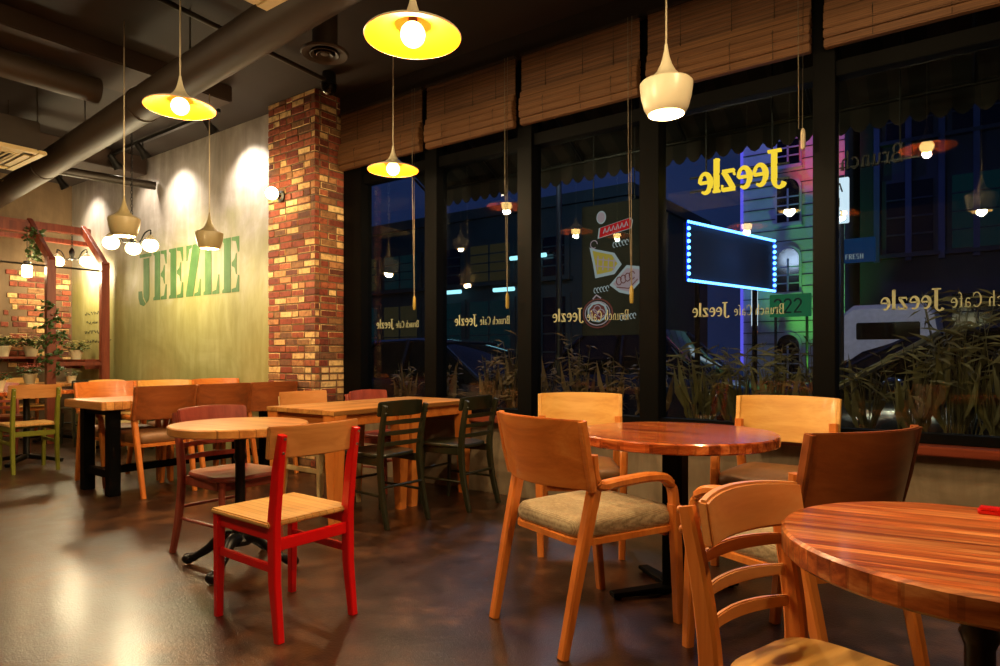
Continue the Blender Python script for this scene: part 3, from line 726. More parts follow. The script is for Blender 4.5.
def armchair(label, loc, rz, board, cushion, group=None, frame='beech'):
    t = thing('armchair', label, 'armchair', loc, rz, group)
    W = M[frame]
    ol = outline(.215, .245, -.235, .265, .07, 6, .02)
    pad(MB(), ol, [(.97, .385), (1.02, .388), (1.02, .410), (.97, .413)]).build('seat_frame', W, t)
    pad(MB(), ol, [(.97, .413), (1.0, .425), (1.015, .445), (1.0, .466), (.95, .482), (.80, .492), (.5, .497), (.2, .498)]).build('seat_cushion', M[cushion], t, ang=60)
    b = curved_board(MB(), .272, .605, .868, -.212, -.300, .020, -.055, 18, 6, .004, .03).build('backrest', M[board], t, bevel=.004)
    for s in (-1, 1):
        o = MB(); o.sweep([(s * .262, -.212, .603), (s * .266, -.236, .70), (s * .268, -.268, .864)], rrect(.026, .032, .005), (0, 1, 0)); o.build('back_edge', M[board] if board != 'brown_x' else M['brown_x'], b)
    for s in (-1, 1):
        # rear leg
        MB().sweep([(s * .228, -.325, 0), (s * .236, -.255, .32), (s * .243, -.185, .612)], [rrect(.036, .036, .006), rrect(.042, .044, .007), rrect(.046, .05, .008)], (0, 1, 0)).build('leg', W, t)
        # front leg with bent arm
        MB().sweep([(s * .236, .285, 0), (s * .244, .262, .28), (s * .250, .238, .50)], [rrect(.038, .036, .006), rrect(.042, .042, .007), rrect(.044, .046, .008)], (0, 1, 0)).build('leg', W, t)
        pts = bez([(s * .250, .238, .50), (s * .252, .225, .565), (s * .254, .175, .612), (s * .256, .08, .625), (s * .258, -.08, .622), (s * .256, -.165, .618), (s * .254, -.196, .645), (s * .251, -.203, .70), (s * .250, -.205, .735)], 5)
        MB().sweep(pts, rrect(.046, .036, .009), (0, -.8, 1)).build('armrest', W, t)
    MB().sweep([(-.20, .25, .372), (.20, .25, .372)], rect(.02, .03)).build('seat_rail', W, t)
    return t
def board_chair(label, loc, rz, paint, group=None):
    t = thing('board_back_chair', label, 'chair', loc, rz, group)
    P = M[paint]
    MB().box(-.205, .205, -.20, .225, .437, .459).build('seat', M['seat_plank'], t, bevel=.006)
    b = curved_board(MB(), .215, .705, .832, -.205, -.245, .02, -.012, 14, 4, .0).build('backrest', M['rail_board'], t, bevel=.004)
    for s in (-1, 1):
        l = MB().sweep([(s * .178, -.235, 0), (s * .178, -.205, .22), (s * .178, -.2, .45), (s * .178, -.226, .66), (s * .178, -.256, .80)], [rrect(.03, .034, .004), rrect(.034, .046, .005), rrect(.034, .052, .005), rrect(.032, .046, .005), rrect(.03, .030, .005)], (0, 1, 0)).build('leg', P, t)
        for z in (.73, .785):
            MB().lathe([(.001, 0), (.006, 0), (.005, .003), (.001, .004)], 10, M=Matrix.Translation((s * .178, -.256 + (.8 - z) * .19 - .0205, z)) @ Matrix.Rotation(PI / 2, 4, 'X')).build('screw', M['steel'], l)
        MB().sweep([(s * .180, .205, 0), (s * .180, .20, .437)], [rrect(.030, .030, .004), rrect(.038, .038, .004)], (0, 1, 0)).build('leg', P, t)
        MB().box(s * .180 - .010, s * .180 + .010, -.19, .19, .262, .294).build('stretcher', P, t, bevel=.003)
        MB().box(s * .180 - .009, s * .180 + .009, -.18, .19, .385, .437).build('apron', P, t, bevel=.003)
    MB().box(-.165, .165, .192, .212, .385, .437).build('apron', P, t, bevel=.003)
    MB().box(-.165, .165, -.214, -.194, .345, .392).build('back_rail', P, t, bevel=.003)
    return t
def ladder_chair(label, loc, rz, mat, matx=None, group=None, seatm=None):
    t = thing('ladder_back_chair', label, 'chair', loc, rz, group)
    W = M[mat]; X = M[matx or mat]
    ol = outline(.185, .21, -.205, .215, .11, 6, .012)
    pad(MB(), ol, [(.95, .437), (1.0, .446), (1.0, .458), (.97, .466), (.7, .463), (.3, .460), (.05, .459)]).build('seat', M[seatm] if seatm else X, t, ang=50)
    curved_board(MB(), .207, .712, .806, -.198, -.240, .026, -.016, 16, 4, .010).build('top_rail', X, t, bevel=.006)
    for z in (.672, .602, .532):
        y = -.215 - (z - .45) * .14
        curved_board(MB(), .178, z - .012, z + .013, y + .006, y - .022, .012, 0, 12, 2, .006).build('slat', X, t, bevel=.003)
    for s in (-1, 1):
        pts = bez([(s * .198, -.285, 0), (s * .192, -.232, .2), (s * .188, -.205, .42), (s * .190, -.222, .6), (s * .194, -.262, .785)], 4)
        n = len(pts)
        l = MB().sweep(pts, [rrect(.028 + .004 * math.sin(PI * i / (n - 1)), .036 + .014 * math.sin(PI * i / (n - 1)), .007) for i in range(n)], (0, 1, 0)).build('leg', W, t)
        for z in (.735, .775):
            MB().ball((s * .197, -.252 - (z - .6) * .14, z), .009, 10, 8).build('bolt_cap', W, l)
        MB().tube([(s * .178, .185, 0), (s * .172, .17, .3), (s * .168, .165, .44)], [.014, .017, .018], 12).build('leg', W, t)
        MB().tube([(s * .185, -.235, .2), (s * .175, .175, .2)], .009, 10).build('stretcher', W, t)
        MB().box(s * .172 - .010, s * .172 + .010, -.19, .15, .39, .44).build('apron', W, t, bevel=.004)
    MB().tube([(-.175, .178, .26), (.175, .178, .26)], .009, 10).build('stretcher', W, t)
    MB().tube([(-.19, -.235, .26), (.19, -.235, .26)], .009, 10).build('stretcher', W, t)
    MB().box(-.16, .16, .15, .17, .39, .44).build('apron', W, t, bevel=.004)
    return t
def round_table(label, loc, r, top, th, base, rz=0):
    t = thing('round_table', label, 'table', loc, rz)
    z = .75
    tp = MB().lathe([(.001, z - th), (r - .006, z - th), (r, z - th + .006), (r, z - .006), (r - .006, z), (.001, z)], 72).build('tabletop', M[top], t)
    MB().lathe([(.02, z - th - .012), (.16, z - th - .012), (.165, z - th)], 24, capb=True).build('mounting_plate', M['black_metal'], t)
    if base == 'flat':
        MB().sweep([(0, 0, .03), (0, 0, z - th - .01)], rrect(.095, .095, .006)).build('column', M['black_flat'], t)
        for k in range(4):
            a = PI / 4 + .1 + k * PI / 2
            MB().sweep([(0, 0, .026), (math.cos(a) * .32, math.sin(a) * .32, .018)], [rrect(.07, .034, .006), rrect(.055, .02, .005)]).build('base_foot', M['black_flat'], t)
            MB().lathe([(.018, 0), (.02, .004), (.016, .012)], 12, (math.cos(a) * .29, math.sin(a) * .29, 0), capb=True).build('glide', M['black_flat'], t)
    else:
        MB().lathe([(.055, .115), (.06, .14), (.045, .165), (.036, .20), (.045, .225), (.038, .25), (.026, .27), (.025, .55), (.034, .575), (.026, .60), (.03, .66), (.05, .69), (.055, z - th - .008)], 24, capb=True).build('column', M['black_metal'], t)
        for k in range(4):
            a = .35 + k * PI / 2; c, s = math.cos(a), math.sin(a)
            f = MB().tube(bez([(c * .03, s * .03, .15), (c * .10, s * .10, .15), (c * .17, s * .17, .09), (c * .235, s * .235, .05), (c * .275, s * .275, .035)], 5), [.034, .034, .034, .033, .032, .030, .029, .027, .026, .025, .024, .023, .022, .021, .02, .021, .023, .025, .026, .025, .022], 12).build('base_foot', M['black_metal'], t)
            MB().ball((c * .285, s * .285, .032), .032, 14, 10, .9).build('claw', M['black_metal'], f)
    return t

# -- near tables
round_table('red-brown round table on a square black column by the windows', (-1.13, 2.935, 0), .455, 'table_red', .046, 'flat')
round_table('round plank table at the right edge, nearest the camera', (0.008, 1.53, 0), .345, 'table_streak', .05, 'cast', .14)
round_table('small round wooden table on a claw footed black pedestal behind the red chair', (-3.12, 1.955, 0), .345, 'table_light', .045, 'cast', .2)
tag(MB().box(-.03, .03, -.022, .022, 0, .008).box(-.026, .026, -.018, .018, .008, .014).build('coaster', M['red'], None, bevel=.002), 'small flat red item lying at the far side of the nearest round table', 'coaster').location = (.035, 1.815, .75)

armchair('armchair with pale wooden back and woven beige seat, nearest of the red-brown round table', (-1.31, 2.425, 0), face(.345, .939), 'beech_x', 'fabric')
armchair('armchair with pale yellow back between the red-brown round table and the dark green chairs', (-1.87, 3.36, 0), face(.5, -.87), 'pale_x', 'leather').scale = (.93, .95, 1)
armchair('armchair with pale yellow back standing against the window behind the red-brown round table', (-.87, 3.72, 0), face(0, -1), 'pale_x', 'leather')
armchair('armchair showing its brown wooden back between the two nearest round tables', (-.52, 2.50, 0), face(-.89, .45), 'brown_x', 'fabric')
ladder_chair('light wooden ladder-back chair at the nearest round table', (-.19, 1.41, 0), face(.948, -.316), 'beech', 'board_warm', None, 'pale_x').scale = (.84, 1, 1)
board_chair('bright red wooden chair with natural seat and back board', (-2.385, 1.70, 0), face(-1, .03), 'red')
ladder_chair('mahogany red ladder-back chair tucked behind the small round table', (-3.35, 2.06, 0), face(1, 0), 'mahog')

# -- raw wood tables by the pillar
def wood_table(label, loc):
    t = thing('square_wooden_table', label, 'table', loc, 0, 'raw wood tables')
    MB().box(-.36, .36, -.355, .355, .718, .75).build('tabletop', M['table_raw'], t, bevel=.004)
    for sx in (-1, 1):
        for sy in (-1, 1):
            MB().sweep([(sx * .305, sy * .30, 0), (sx * .30, sy * .295, .718)], [rrect(.06, .06, .004), rrect(.11, .11, .004)], (0, 1, 0)).build('leg', M['beech'], t)
    for s in (-1, 1):
        MB().box(-.25, .25, s * .31 - .011, s * .31 + .011, .64, .718).build('apron', M['beech_x'], t, bevel=.003)
        MB().box(s * .31 - .011, s * .31 + .011, -.245, .245, .64, .718).build('apron', M['beech_x'], t, bevel=.003)
    return t
wood_table('square raw wood table nearest the red chair, with light tapered legs', (-3.66, 3.075, 0))
wood_table('square raw wood table against the window behind the dark green chairs', (-3.66, 3.79, 0))
g1 = ladder_chair('dark green ladder-back chair at the raw wood table, nearer the red chair', (-3.28, 3.10, 0), face(-1, .05), 'dkgreen')
g1.scale = (.92, 1, 1)
dup(g1, (-3.17, 3.75, 0), face(-1, -.03), 'dark green ladder-back chair at the raw wood table, nearer the window')
board_chair('cream framed chair with light back board on the pillar side of the raw wood tables', (-3.97, 3.16, 0), face(1, 0), 'cream')
ladder_chair('red-brown chair in the window corner behind the raw wood table', (-3.98, 3.83, 0), face(1, 0), 'mahog')

# -- long table with black legs
def long_table(label, loc, L, Wd):
    t = thing('long_table', label, 'table', loc)
    MB().box(-Wd / 2, Wd / 2, -L / 2, L / 2, .685, .75).build('tabletop', M['table_light'], t, bevel=.006)
    for sy in (-1, 1):
        for sx in (-1, 1):
            MB().box(sx * .23 - .042, sx * .23 + .042, sy * (L / 2 - .13) - .042, sy * (L / 2 - .13) + .042, 0, .685).build('leg', M['black_flat'], t, bevel=.004)
        MB().box(-.188, .188, sy * (L / 2 - .13) - .03, sy * (L / 2 - .13) + .03, .14, .20).build('crossbar', M['black_flat'], t, bevel=.004)
        MB().box(-.188, .188, sy * (L / 2 - .13) - .03, sy * (L / 2 - .13) + .03, .635, .685).build('crossbar', M['black_flat'], t, bevel=.004)
    MB().box(-.03, .03, -L / 2 + .16, L / 2 - .16, .14, .20).build('stretcher', M['black_flat'], t, bevel=.004)
    return t
long_table('long wooden table on square black steel legs', (-5.72, 3.02, 0), 1.62, .70)
j = armchair('brown backed armchair at the front end of the long table, its splayed leg standing clear', (-5.47, 2.63, 0), face(-1, .02), 'brown_x', 'leather', 'brown armchairs along the long table')
j.scale = (.88, .95, 1)
dup(j, (-5.47, 3.13, 0), face(-1, .02), 'middle of the three brown backed armchairs facing the long table')
dup(j, (-5.47, 3.62, 0), face(-1, .02), 'brown backed armchair of the long table nearest the brick pillar')
k = armchair('pale backed armchair on the far side of the long table, at its front end', (-6.13, 2.66, 0), face(1, 0), 'beech_x', 'leather', 'pale armchairs beyond the long table')
k.scale = (.93, .95, 1)
dup(k, (-6.13, 3.195, 0), face(1, 0), 'middle of the three pale backed armchairs beyond the long table', mats={M['beech_x']: M['pale_x']})
dup(k, (-6.13, 3.72, 0), face(1, 0), 'pale backed armchair beyond the long table, nearest the plaster wall')

# -- far corner
board_chair('olive green framed chair with wooden back at the far dark pedestal table', (-7.43, 2.40, 0), face(-1, .06), 'green')
def pedestal_table(label, loc, top='table_red'):
    t = thing('square_pedestal_table', label, 'table', loc, 0, 'square pedestal tables')
    MB().box(-.35, .35, -.35, .35, .712, .75).build('tabletop', M[top], t, bevel=.006)
    MB().lathe([(.05, .06), (.032, .09), (.03, .66), (.08, .70), (.085, .712)], 18).build('column', M['black_metal'], t)
    for q in range(4):
        a = PI / 4 + q * PI / 2
        MB().sweep([(0, 0, .07), (math.cos(a) * .2, math.sin(a) * .2, .045), (math.cos(a) * .34, math.sin(a) * .34, .02)], [rrect(.06, .05, .008), rrect(.05, .04, .008), rrect(.05, .035, .008)]).build('base_foot', M['black_metal'], t)
    return t
pedestal_table('square red-brown table on a black pedestal in front of the olive green chair', (-7.95, 2.55, 0))
pedestal_table('square light table under the pergola edge, with dark green chair', (-9.88, 3.42, 0), 'table_light')
pedestal_table('square red-brown table behind the pale armchairs of the long table', (-8.15, 3.58, 0))
ladder_chair('red-brown ladder-back chair facing the olive green chair', (-8.45, 2.50, 0), face(1, .0), 'mahog')
ladder_chair('dark green ladder-back chair with its back turned, before the ivy clad pergola post', (-9.08, 3.52, 0), face(-1, 0), 'dkgreen')
ladder_chair('light ladder-back chair under the pergola facing the dark green chair', (-10.13, 3.25, 0), face(1, 0), 'beech', 'pale_x')
board_chair('light wooden chair behind the long table, nearest the pergola', (-7.86, 3.40, 0), face(-1, .1), 'cream')
ladder_chair('light ladder-back chair behind the long table beside the plaster wall', (-8.45, 3.62, 0), face(1, 0), 'beech', 'pale_x')
ladder_chair('dark green ladder-back chair close to the plaster wall under the green lettering', (-7.4, 3.70, 0), face(-1, -.1), 'dkgreen')

# ================================================================== PERGOLA CORNER
t = thing('pergola', 'redwood garden pergola built into the far corner beside the plaster wall', 'pergola', (-9.4, 3.3, 0))
R_ = M['redwood']
for x, y in ((0, -.03), (0, .60)):
    MB().box(x - .045, x + .045, y - .05, y + .05, 0, 2.36).build('post', R_, t, bevel=.006)
    MB().sweep([(x + .03, y, 2.30), (x - .53, y - .06, 2.86)], rrect(.06, .10, .006)).build('brace', R_, t)
MB().box(-.56, -.46, -.9, .62, 2.76, 2.86).build('top_beam', R_, t, bevel=.006)
MB().box(-.56, -.50, -.9, .62, 2.62, 2.68).build('top_beam', R_, t, bevel=.006)
MB().box(-.60, -.42, -2.6, -.10, 2.70, 2.82).build('side_beam', R_, t, bevel=.006)
MB().tube([(-.02, -2.6, 2.24), (-.02, .60, 2.24)], .012, 8).build('tie_rod', M['steel'] if False else M['pipe'], t)
MB().box(-.03, .03, -.03, .60, .98, 1.03).build('lower_rail', R_, t, bevel=.004)
MB().box(-.55, -.47, -2.55, -2.47, 0, 2.72).build('post', R_, t, bevel=.006)

def leaf(mb, p, d, nrm, L, w):
    d = Vector(d).normalized(); n = Vector(nrm).normalized(); s = d.cross(n)
    if s.length < 1e-3: s = Vector((1, 0, 0))
    s.normalize(); n = s.cross(d); p = Vector(p)
    mb.add([p, p + d * L * .45 + s * w / 2 - n * L * .06, p + d * L - n * L * .18, p + d * L * .45 - s * w / 2 - n * L * .06, p + d * L * .5 + n * L * .04],
           [(0, 1, 4), (1, 2, 4), (2, 3, 4), (3, 0, 4)])
def rv(r): return Vector((r.uniform(-1, 1), r.uniform(-1, 1), r.uniform(-1, 1)))
# ivy on the post
rn = random.Random(11)
t = thing('climbing_ivy', 'green ivy winding around the left redwood post of the pergola', 'ivy', (-9.32, 3.27, 1.0))
st = []; mb = MB()
for i in range(60):
    z = -.1 + i * .0145; a = i * .42
    st.append((math.cos(a) * .07 - .05, math.sin(a) * .085, z))
MB().tube(st, .006, 6).build('stem', M['leafm'], t)
for i in range(300):
    p = Vector(rn.choice(st)); p += rv(rn) * .06
    if rn.random() < .3: p = Vector((-.4 + rn.uniform(-.06, .06), rn.uniform(-.16, .02), rn.uniform(1.35, 1.72)))
    leaf(mb, p, rv(rn), rv(rn) + Vector((.6, -.6, .5)), rn.uniform(.05, .085), .05)
mb.build('leaves', M['leafm'], t, smooth=False)
# lantern
t = thing('jar_lantern', 'glowing jar lantern hanging at the left of the ivy clad post', 'lantern', (-9.86, 3.17, 2.22))
MB().lathe([(.03, -.1), (.055, -.09), (.058, .04), (.04, .07), (.04, .09)], 18).build('jar', M['globe'], t)
MB().lathe([(.042, .07), (.044, .10), (.02, .115), (.004, .12)], 18).build('lid', M['black_metal'], t)
MB().tube([(0, 0, .115), (0, 0, .5)], .004, 6).build('hook', M['black_metal'], t)
point('lantern_light', (.1, -.06, 0), 10, parent=t)
# shelves and flowers
def shelf(label, x0, x1, y0, y1, z):
    t = thing('wall_shelf', label, 'shelf', ((x0 + x1) / 2, (y0 + y1) / 2, z))
    hx, hy = (x1 - x0) / 2, (y1 - y0) / 2
    MB().box(-hx, hx, -hy, hy, -.03, 0).build('board', R_, t, bevel=.004)
    for s in (-.7, .7):
        if hx > hy: MB().box(s * hx - .012, s * hx + .012, -hy * .6, hy, -.13, -.03).build('bracket', R_, t, bevel=.003)
        else: MB().box(-hx, hx * .6, s * hy - .012, s * hy + .012, -.13, -.03).build('bracket', R_, t, bevel=.003)
shelf('wooden wall shelf with flower pots on the brick clad far wall', -10.70, -10.40, 2.3, 3.66, 1.10)
shelf('wooden wall shelf with one flower pot on the plaster wall behind the pergola', -10.55, -9.62, 3.75, 4.0, 1.06)
def flowerpot(label, loc, s=1.0, petal='petal', n=46, group=None, seed=1):
    r = random.Random(seed)
    t = thing('potted_flowers', label, 'potted plant', loc, r.uniform(0, 3), group)
    MB().lathe([(.058 * s, 0), (.085 * s, .12 * s), (.09 * s, .12 * s), (.09 * s, .135 * s), (.08 * s, .135 * s), (.075 * s, .11 * s)], 20, capb=True, capt=True).build('pot', M['pot'], t)
    lv = MB(); fl = MB()
    for i in range(n * 2):
        a = r.uniform(0, 2 * PI); q = r.uniform(0, 1) ** .5 * .13 * s; p = Vector((math.cos(a) * q, math.sin(a) * q, .13 * s + r.uniform(0, .1) * s * (1.2 - q / (.13 * s) * .5)))
        leaf(lv, p, (math.cos(a), math.sin(a), r.uniform(-.3, 1)), (0, 0, 1), .07 * s, .04 * s)
    for i in range(n):
        a = r.uniform(0, 2 * PI); q = r.uniform(0, 1) ** .5 * .14 * s; c = Vector((math.cos(a) * q, math.sin(a) * q, .17 * s + r.uniform(.0, .10) * s))
        for k in range(5):
            b = k * 2 * PI / 5; leaf(fl, c, (math.cos(b), math.sin(b), .5), (0, 0, 1), .026 * s, .02 * s)
    lv.build('leaves', M['leafm'], t, smooth=False); fl.build('blossoms', M[petal], t, smooth=False)
    return t
flowerpot('pot of cream flowers on the far wall shelf, nearer the ivy clad post', (-10.50, 3.42, 1.10), 1.05, seed=2)
flowerpot('pot of cream flowers on the far wall shelf, at the very edge of the photo', (-10.50, 3.10, 1.10), 1.05, seed=3)
flowerpot('pot of cream flowers on the shelf between the two pergola posts', (-10.02, 3.80, 1.06), .95, seed=4)
flowerpot('green plant with red flowers on the table before the olive green chair', (-7.98, 2.31, .75), .8, 'pinkpetal', 26, seed=5)
flowerpot('pink flowering plant on the light pedestal table under the pergola', (-9.86, 3.20, .75), .95, 'pinkpetal', 40, seed=6)
flowerpot('small green potted plant on the light pedestal table by the dark green chair', (-9.70, 3.62, .75), .7, 'petal', 6, seed=8)
t = thing('low_cabinet', 'cream low cabinet beneath the flower shelf on the far wall', 'cabinet', (-10.48, 2.3, 0))
MB().box(-.19, .19, -.55, .55, .06, .92).build('body', M['cream'], t, bevel=.006)
MB().box(-.20, .21, -.57, .57, .92, .95).build('worktop', M['cream'], t, bevel=.004)
for y in (-.275, .275):
    d = MB().box(.19, .205, y - .255, y + .255, .09, .89).build('door', M['cream'], t, bevel=.004)
    MB().tube([(.205, y, .8), (.225, y, .8)], .012, 10).build('knob', M['black_metal'], d)
MB().box(-.17, .17, -.53, .53, 0, .06).build('plinth', M['dark'], t)

# brick facing on the far wall + handwriting on the plaster beyond the pergola
def brick_patch():
    bm = MB(); rnd = random.Random(5); ph = .08
    for r in range(17):
        p = 3.12 + (-.1 if r % 2 else 0)
        while p < 3.98:
            a, b = max(p, 3.12 + rnd.uniform(0, .15)), min(p + .2, 3.98); p += .212
            if b - a > .04 and rnd.random() < .93: bm.box(XF - .02, XF + .012 + rnd.uniform(-.003, .004), a, b, .95 + r * ph, .95 + r * ph + .066)
    bm.build('brick_facing', M['brick'], bpy.data.objects['wall_far'], bevel=.004, seg=1)
brick_patch()
mb = MB(); rn = random.Random(4)
for row, (n, z) in enumerate(((5, 1.70), (4, 1.57), (5, 1.44), (8, 1.31))):
    x = -10.25 + .05 * row % .1
    for k in range(n):
        w = rn.uniform(.05, .09)
        pts = [(x + w * i / 5, z + rn.uniform(-.018, .03)) for i in range(6)]
        ribbon(mb, pts, .012, Matrix.Translation((0, 3.997, 0)), -.001); x += w + .025
tag(mb.build('wall_handwriting', M['ink'], smooth=False), 'faint rows of dark handwriting on the plaster wall between the pergola posts', 'lettering')

# ================================================================== OUTSIDE
struct('street', MB().box(-22, 14, 4.55, 40, -.25, -.12), M['asphalt'])
struct('sidewalk', MB().box(-22, 14, 4.42, 6.0, -.2, -.05), M['concrete'])
for i, (a, b) in enumerate(((-4.9, -2.85), (-2.8, -.75), (-.70, 1.3))):
    t = thing('planter_box', ['grey street planter outside the windows nearest the brick pillar', 'grey street planter outside the middle windows', 'grey street planter outside the window with the tallest reeds'][i], 'planter', ((a + b) / 2, 4.72, -.05))
    h = (b - a) / 2
    MB().box(-h, h, -.19, .19, 0, .52).build('trough', M['concrete'], t, bevel=.01)
    MB().box(-h + .03, h - .03, -.16, .16, .50, .535).build('soil', M['mortar'], t)
def reed(label, x, y, h, n, seed, mat='reed', tall=True):
    r = random.Random(seed)
    t = thing('reed_plant', label, 'plant', (x, y, .48), r.uniform(0, 6), 'reeds and grasses outside the windows')
    st = MB(); lf = MB()
    for i in range(n):
        a = r.uniform(0, 2 * PI); q = r.uniform(0, .07); lean = r.uniform(.02, .17); hh = h * r.uniform(.65, 1.05)
        b = Vector((math.cos(a) * q, math.sin(a) * q * .8, 0)); e = b + Vector((math.cos(a) * lean, math.sin(a) * lean * .6, hh))
        m = (b + e) / 2 + Vector((math.cos(a), math.sin(a), 0)) * -.02
        P = bez([b, m, e], 3); k = len(P)
        st.tube(P, [.004 - .0022 * j / (k - 1) for j in range(k)], 5)
        if tall:
            for j in range(r.randint(4, 8)):
                c = 2 * PI * r.random(); leaf(lf, e - Vector((0, 0, r.uniform(0, .12))), (math.cos(c), math.sin(c), r.uniform(-.5, .9)), (0, 0, 1), r.uniform(.08, .17), .008)
        else:
            for j in range(9):
                f = r.uniform(.35, 1); c = 2 * PI * r.random(); leaf(lf, b + (e - b) * f, (math.cos(c), math.sin(c), r.uniform(-.6, .7)), (0, 0, 1), r.uniform(.06, .13), .03)
        for j in range(2):
            c = 2 * PI * r.random(); leaf(lf, b + (e - b) * r.uniform(.1, .5), (math.cos(c) * .5, math.sin(c) * .5, 1), (math.cos(c), math.sin(c), .2), r.uniform(.2, .4), .014)
    st.build('stems', M['reed'], t); lf.build('leaves', M[mat], t, smooth=False)
S = 20
for (x, h, n, tall, lb) in ((-4.55, .62, 9, 0, 'golden leafy shrub outside the pane next to the brick pillar'),
        (-4.10, .60, 10, 0, 'golden leafy shrub outside the first pane, farther from the brick pillar'),
        (-3.60, .66, 12, 0, 'brown leafy shrub outside the second pane, nearer the brick pillar'),
        (-3.30, .78, 12, 0, 'taller brown shrub in the middle of the second pane'),
        (-3.02, .62, 10, 0, 'brown leafy shrub outside the second pane, farthest from the brick pillar'),
        (-2.62, .78, 12, 0, 'golden shrub outside the third pane, beside its pillar side frame'),
        (-2.32, .60, 12, 0, 'low golden shrub outside the middle of the third pane'),
        (-2.02, .68, 13, 0, 'leafy golden shrub under the cake pictures of the third pane'),
        (-1.62, .70, 14, 1, 'reeds outside the fourth pane, beside its pillar side frame'),
        (-1.36, .66, 12, 1, 'reeds outside the fourth pane, behind the far armchair'),
        (-1.10, .74, 14, 1, 'thin reeds outside the middle of the fourth pane'),
        (-.86, .72, 12, 1, 'reeds outside the fourth pane behind the armchair by the window'),
        (-.55, .55, 8, 1, 'sparse reeds at the pillar side of the fifth pane'),
        (-.30, .72, 14, 1, 'tall reeds left of the dense clump in the fifth pane'),
        (-.08, .98, 22, 1, 'tallest dense reed clump outside the fifth pane'),
        (.12, .82, 16, 1, 'reed clump outside the fifth pane at the edge of the photo')):
    reed(lb, x, 4.72 + ((S * 7) % 5 - 2) * .03, h, n, S, 'reed' if tall else 'reed2', bool(tall)); S += 1

# awning above the windows
t = thing('street_awning', 'dark striped street awning above the windows, outside', 'awning', (-1.0, 4.46, 2.9))
a = MB(); b = MB()
for k in range(64):
    x = -4.0 + k * .125
    q = a if k % 2 else b
    q.add([(x, 0, .62), (x + .125, 0, .62), (x + .125, 1.0, .08), (x, 1.0, .08), (x, 0, .63), (x + .125, 0, .63), (x + .125, 1.0, .09), (x, 1.0, .09)],
          [(0, 1, 2, 3), (7, 6, 5, 4), (0, 4, 5, 1), (3, 2, 6, 7)])
    q.add([(x, 1.0, .09), (x + .125, 1.0, .09), (x + .125, 1.0, -.08), (x + .094, 1.0, -.125), (x + .0625, 1.0, -.14), (x + .031, 1.0, -.125), (x, 1.0, -.08),
           (x, 1.008, .09), (x + .125, 1.008, .09), (x + .125, 1.008, -.08), (x + .094, 1.008, -.125), (x + .0625, 1.008, -.14), (x + .031, 1.008, -.125), (x, 1.008, -.08)],
          [(0, 1, 2, 3, 4, 5, 6), (13, 12, 11, 10, 9, 8, 7)])
a.build('canvas', M['awning'], t, smooth=False); b.build('pale_stripes', M['awning2'], t, smooth=False)
c = MB()
for k in range(9): c.tube([(-4.0 + k, .0, .58), (-4.0 + k, .99, .05)], .014, 8)
c.tube([(-4.0, .99, .05), (4.0, .99, .05)], .016, 8); c.build('frame', M['dark'], t)

# mirrored letters outside the panes stand in for a reflected indoor name sign
t = thing('reflected_name_sign', 'glowing yellow letters imitating a reflected cafe name sign, outside the fourth window pane', 'sign', (-1.06, 4.66, 2.27))
mb = MB(); text(mb, 'Jeezle', (.04, 0, 0), (-1, 0, 0), .315, .03, gap=.0, bold=1.25, xs=.80); mb.build('letters', M['neon_yellow'], t, smooth=False)
MB().box(-.62, .06, -.012, -.004, .02, .034).box(-.62, .06, -.012, -.004, .12, .134).build('rail', M['dark'], t)
MB().tube([(-.5, -.008, .12), (-.5, -.008, .85)], .006, 8).tube([(-.05, -.008, .12), (-.05, -.008, .85)], .006, 8).build('hanger', M['dark'], t)
t = thing('dim_reflected_sign', 'dim lettering imitating a reflected sign, outside the top of the fifth window pane', 'sign', (-.33, 4.66, 2.29))  # dim letters imitate another part of that reflected sign
mb = MB(); text(mb, 'Brunch', (-.02, 0, 0), (-1, 0, 0), .16, .02, gap=.02, xs=.8); mb.build('letters', plain('dull_brown_letters', (60, 50, 46), .6), t, smooth=False)
MB().box(-.4, .06, .022, .03, .02, .03).build('rail', M['dark'], t)
MB().tube([(-.4, .026, .02), (-.4, .026, .9)], .005, 8).tube([(-.04, .026, .02), (-.04, .026, .9)], .005, 8).build('hanger', M['dark'], t)

# food pictures stuck on the third pane
t = thing('menu_board', 'dark teal menu board with cake and dessert pictures behind the third window pane', 'menu board', (-2.17, 4.46, 1.26))
MB().box(-.30, .22, 0, .012, .0, 1.0).build('board', M['boardteal'], t, bevel=.004)
MB().tube([(-.2, .006, 1.0), (-.2, .006, 2.1)], .004, 6).tube([(.14, .006, 1.0), (.14, .006, 2.1)], .004, 6).build('hanger', M['dark'], t)
def pic(name, pts, mat, y, inset=.85, mat2='outline', lab=None):
    P = [Vector(p) for p in pts]; c = sum(P, Vector((0, 0))) / len(P)
    o = MB().prism([(p.x, p.y) for p in P], -.002, Matrix.Translation((0, y, 0))).build(name, M[mat2], t, smooth=False)
    MB().prism([tuple(c + (p - c) * inset) for p in P], -.002, Matrix.Translation((0, y - .0022, 0))).build('picture', M[mat], o, smooth=False)
    if lab: o['label'] = lab
    return o
def ell(cx, cz, rx, rz, n=20): return [(cx + rx * math.cos(2 * PI * k / n), cz + rz * math.sin(2 * PI * k / n)) for k in range(n)]
pic('logo_roundel', ell(-.13, .90, .04, .05), 'foodpink', -.001, .8)
o = pic('red_banner', [(-.16, .74), (.12, .79), (.13, .85), (.11, .87), (-.15, .82)], 'redlabel', -.001, .92)
mb = MB()
for k in range(6): ribbon(mb, [(-.11 + k * .035, .775 + k * .006), (-.095 + k * .035, .815 + k * .006), (-.085 + k * .035, .78 + k * .006)], .008, Matrix.Translation((0, -.0055, 0)), -.001)
mb.build('banner_writing', M['outline'], o, smooth=False)
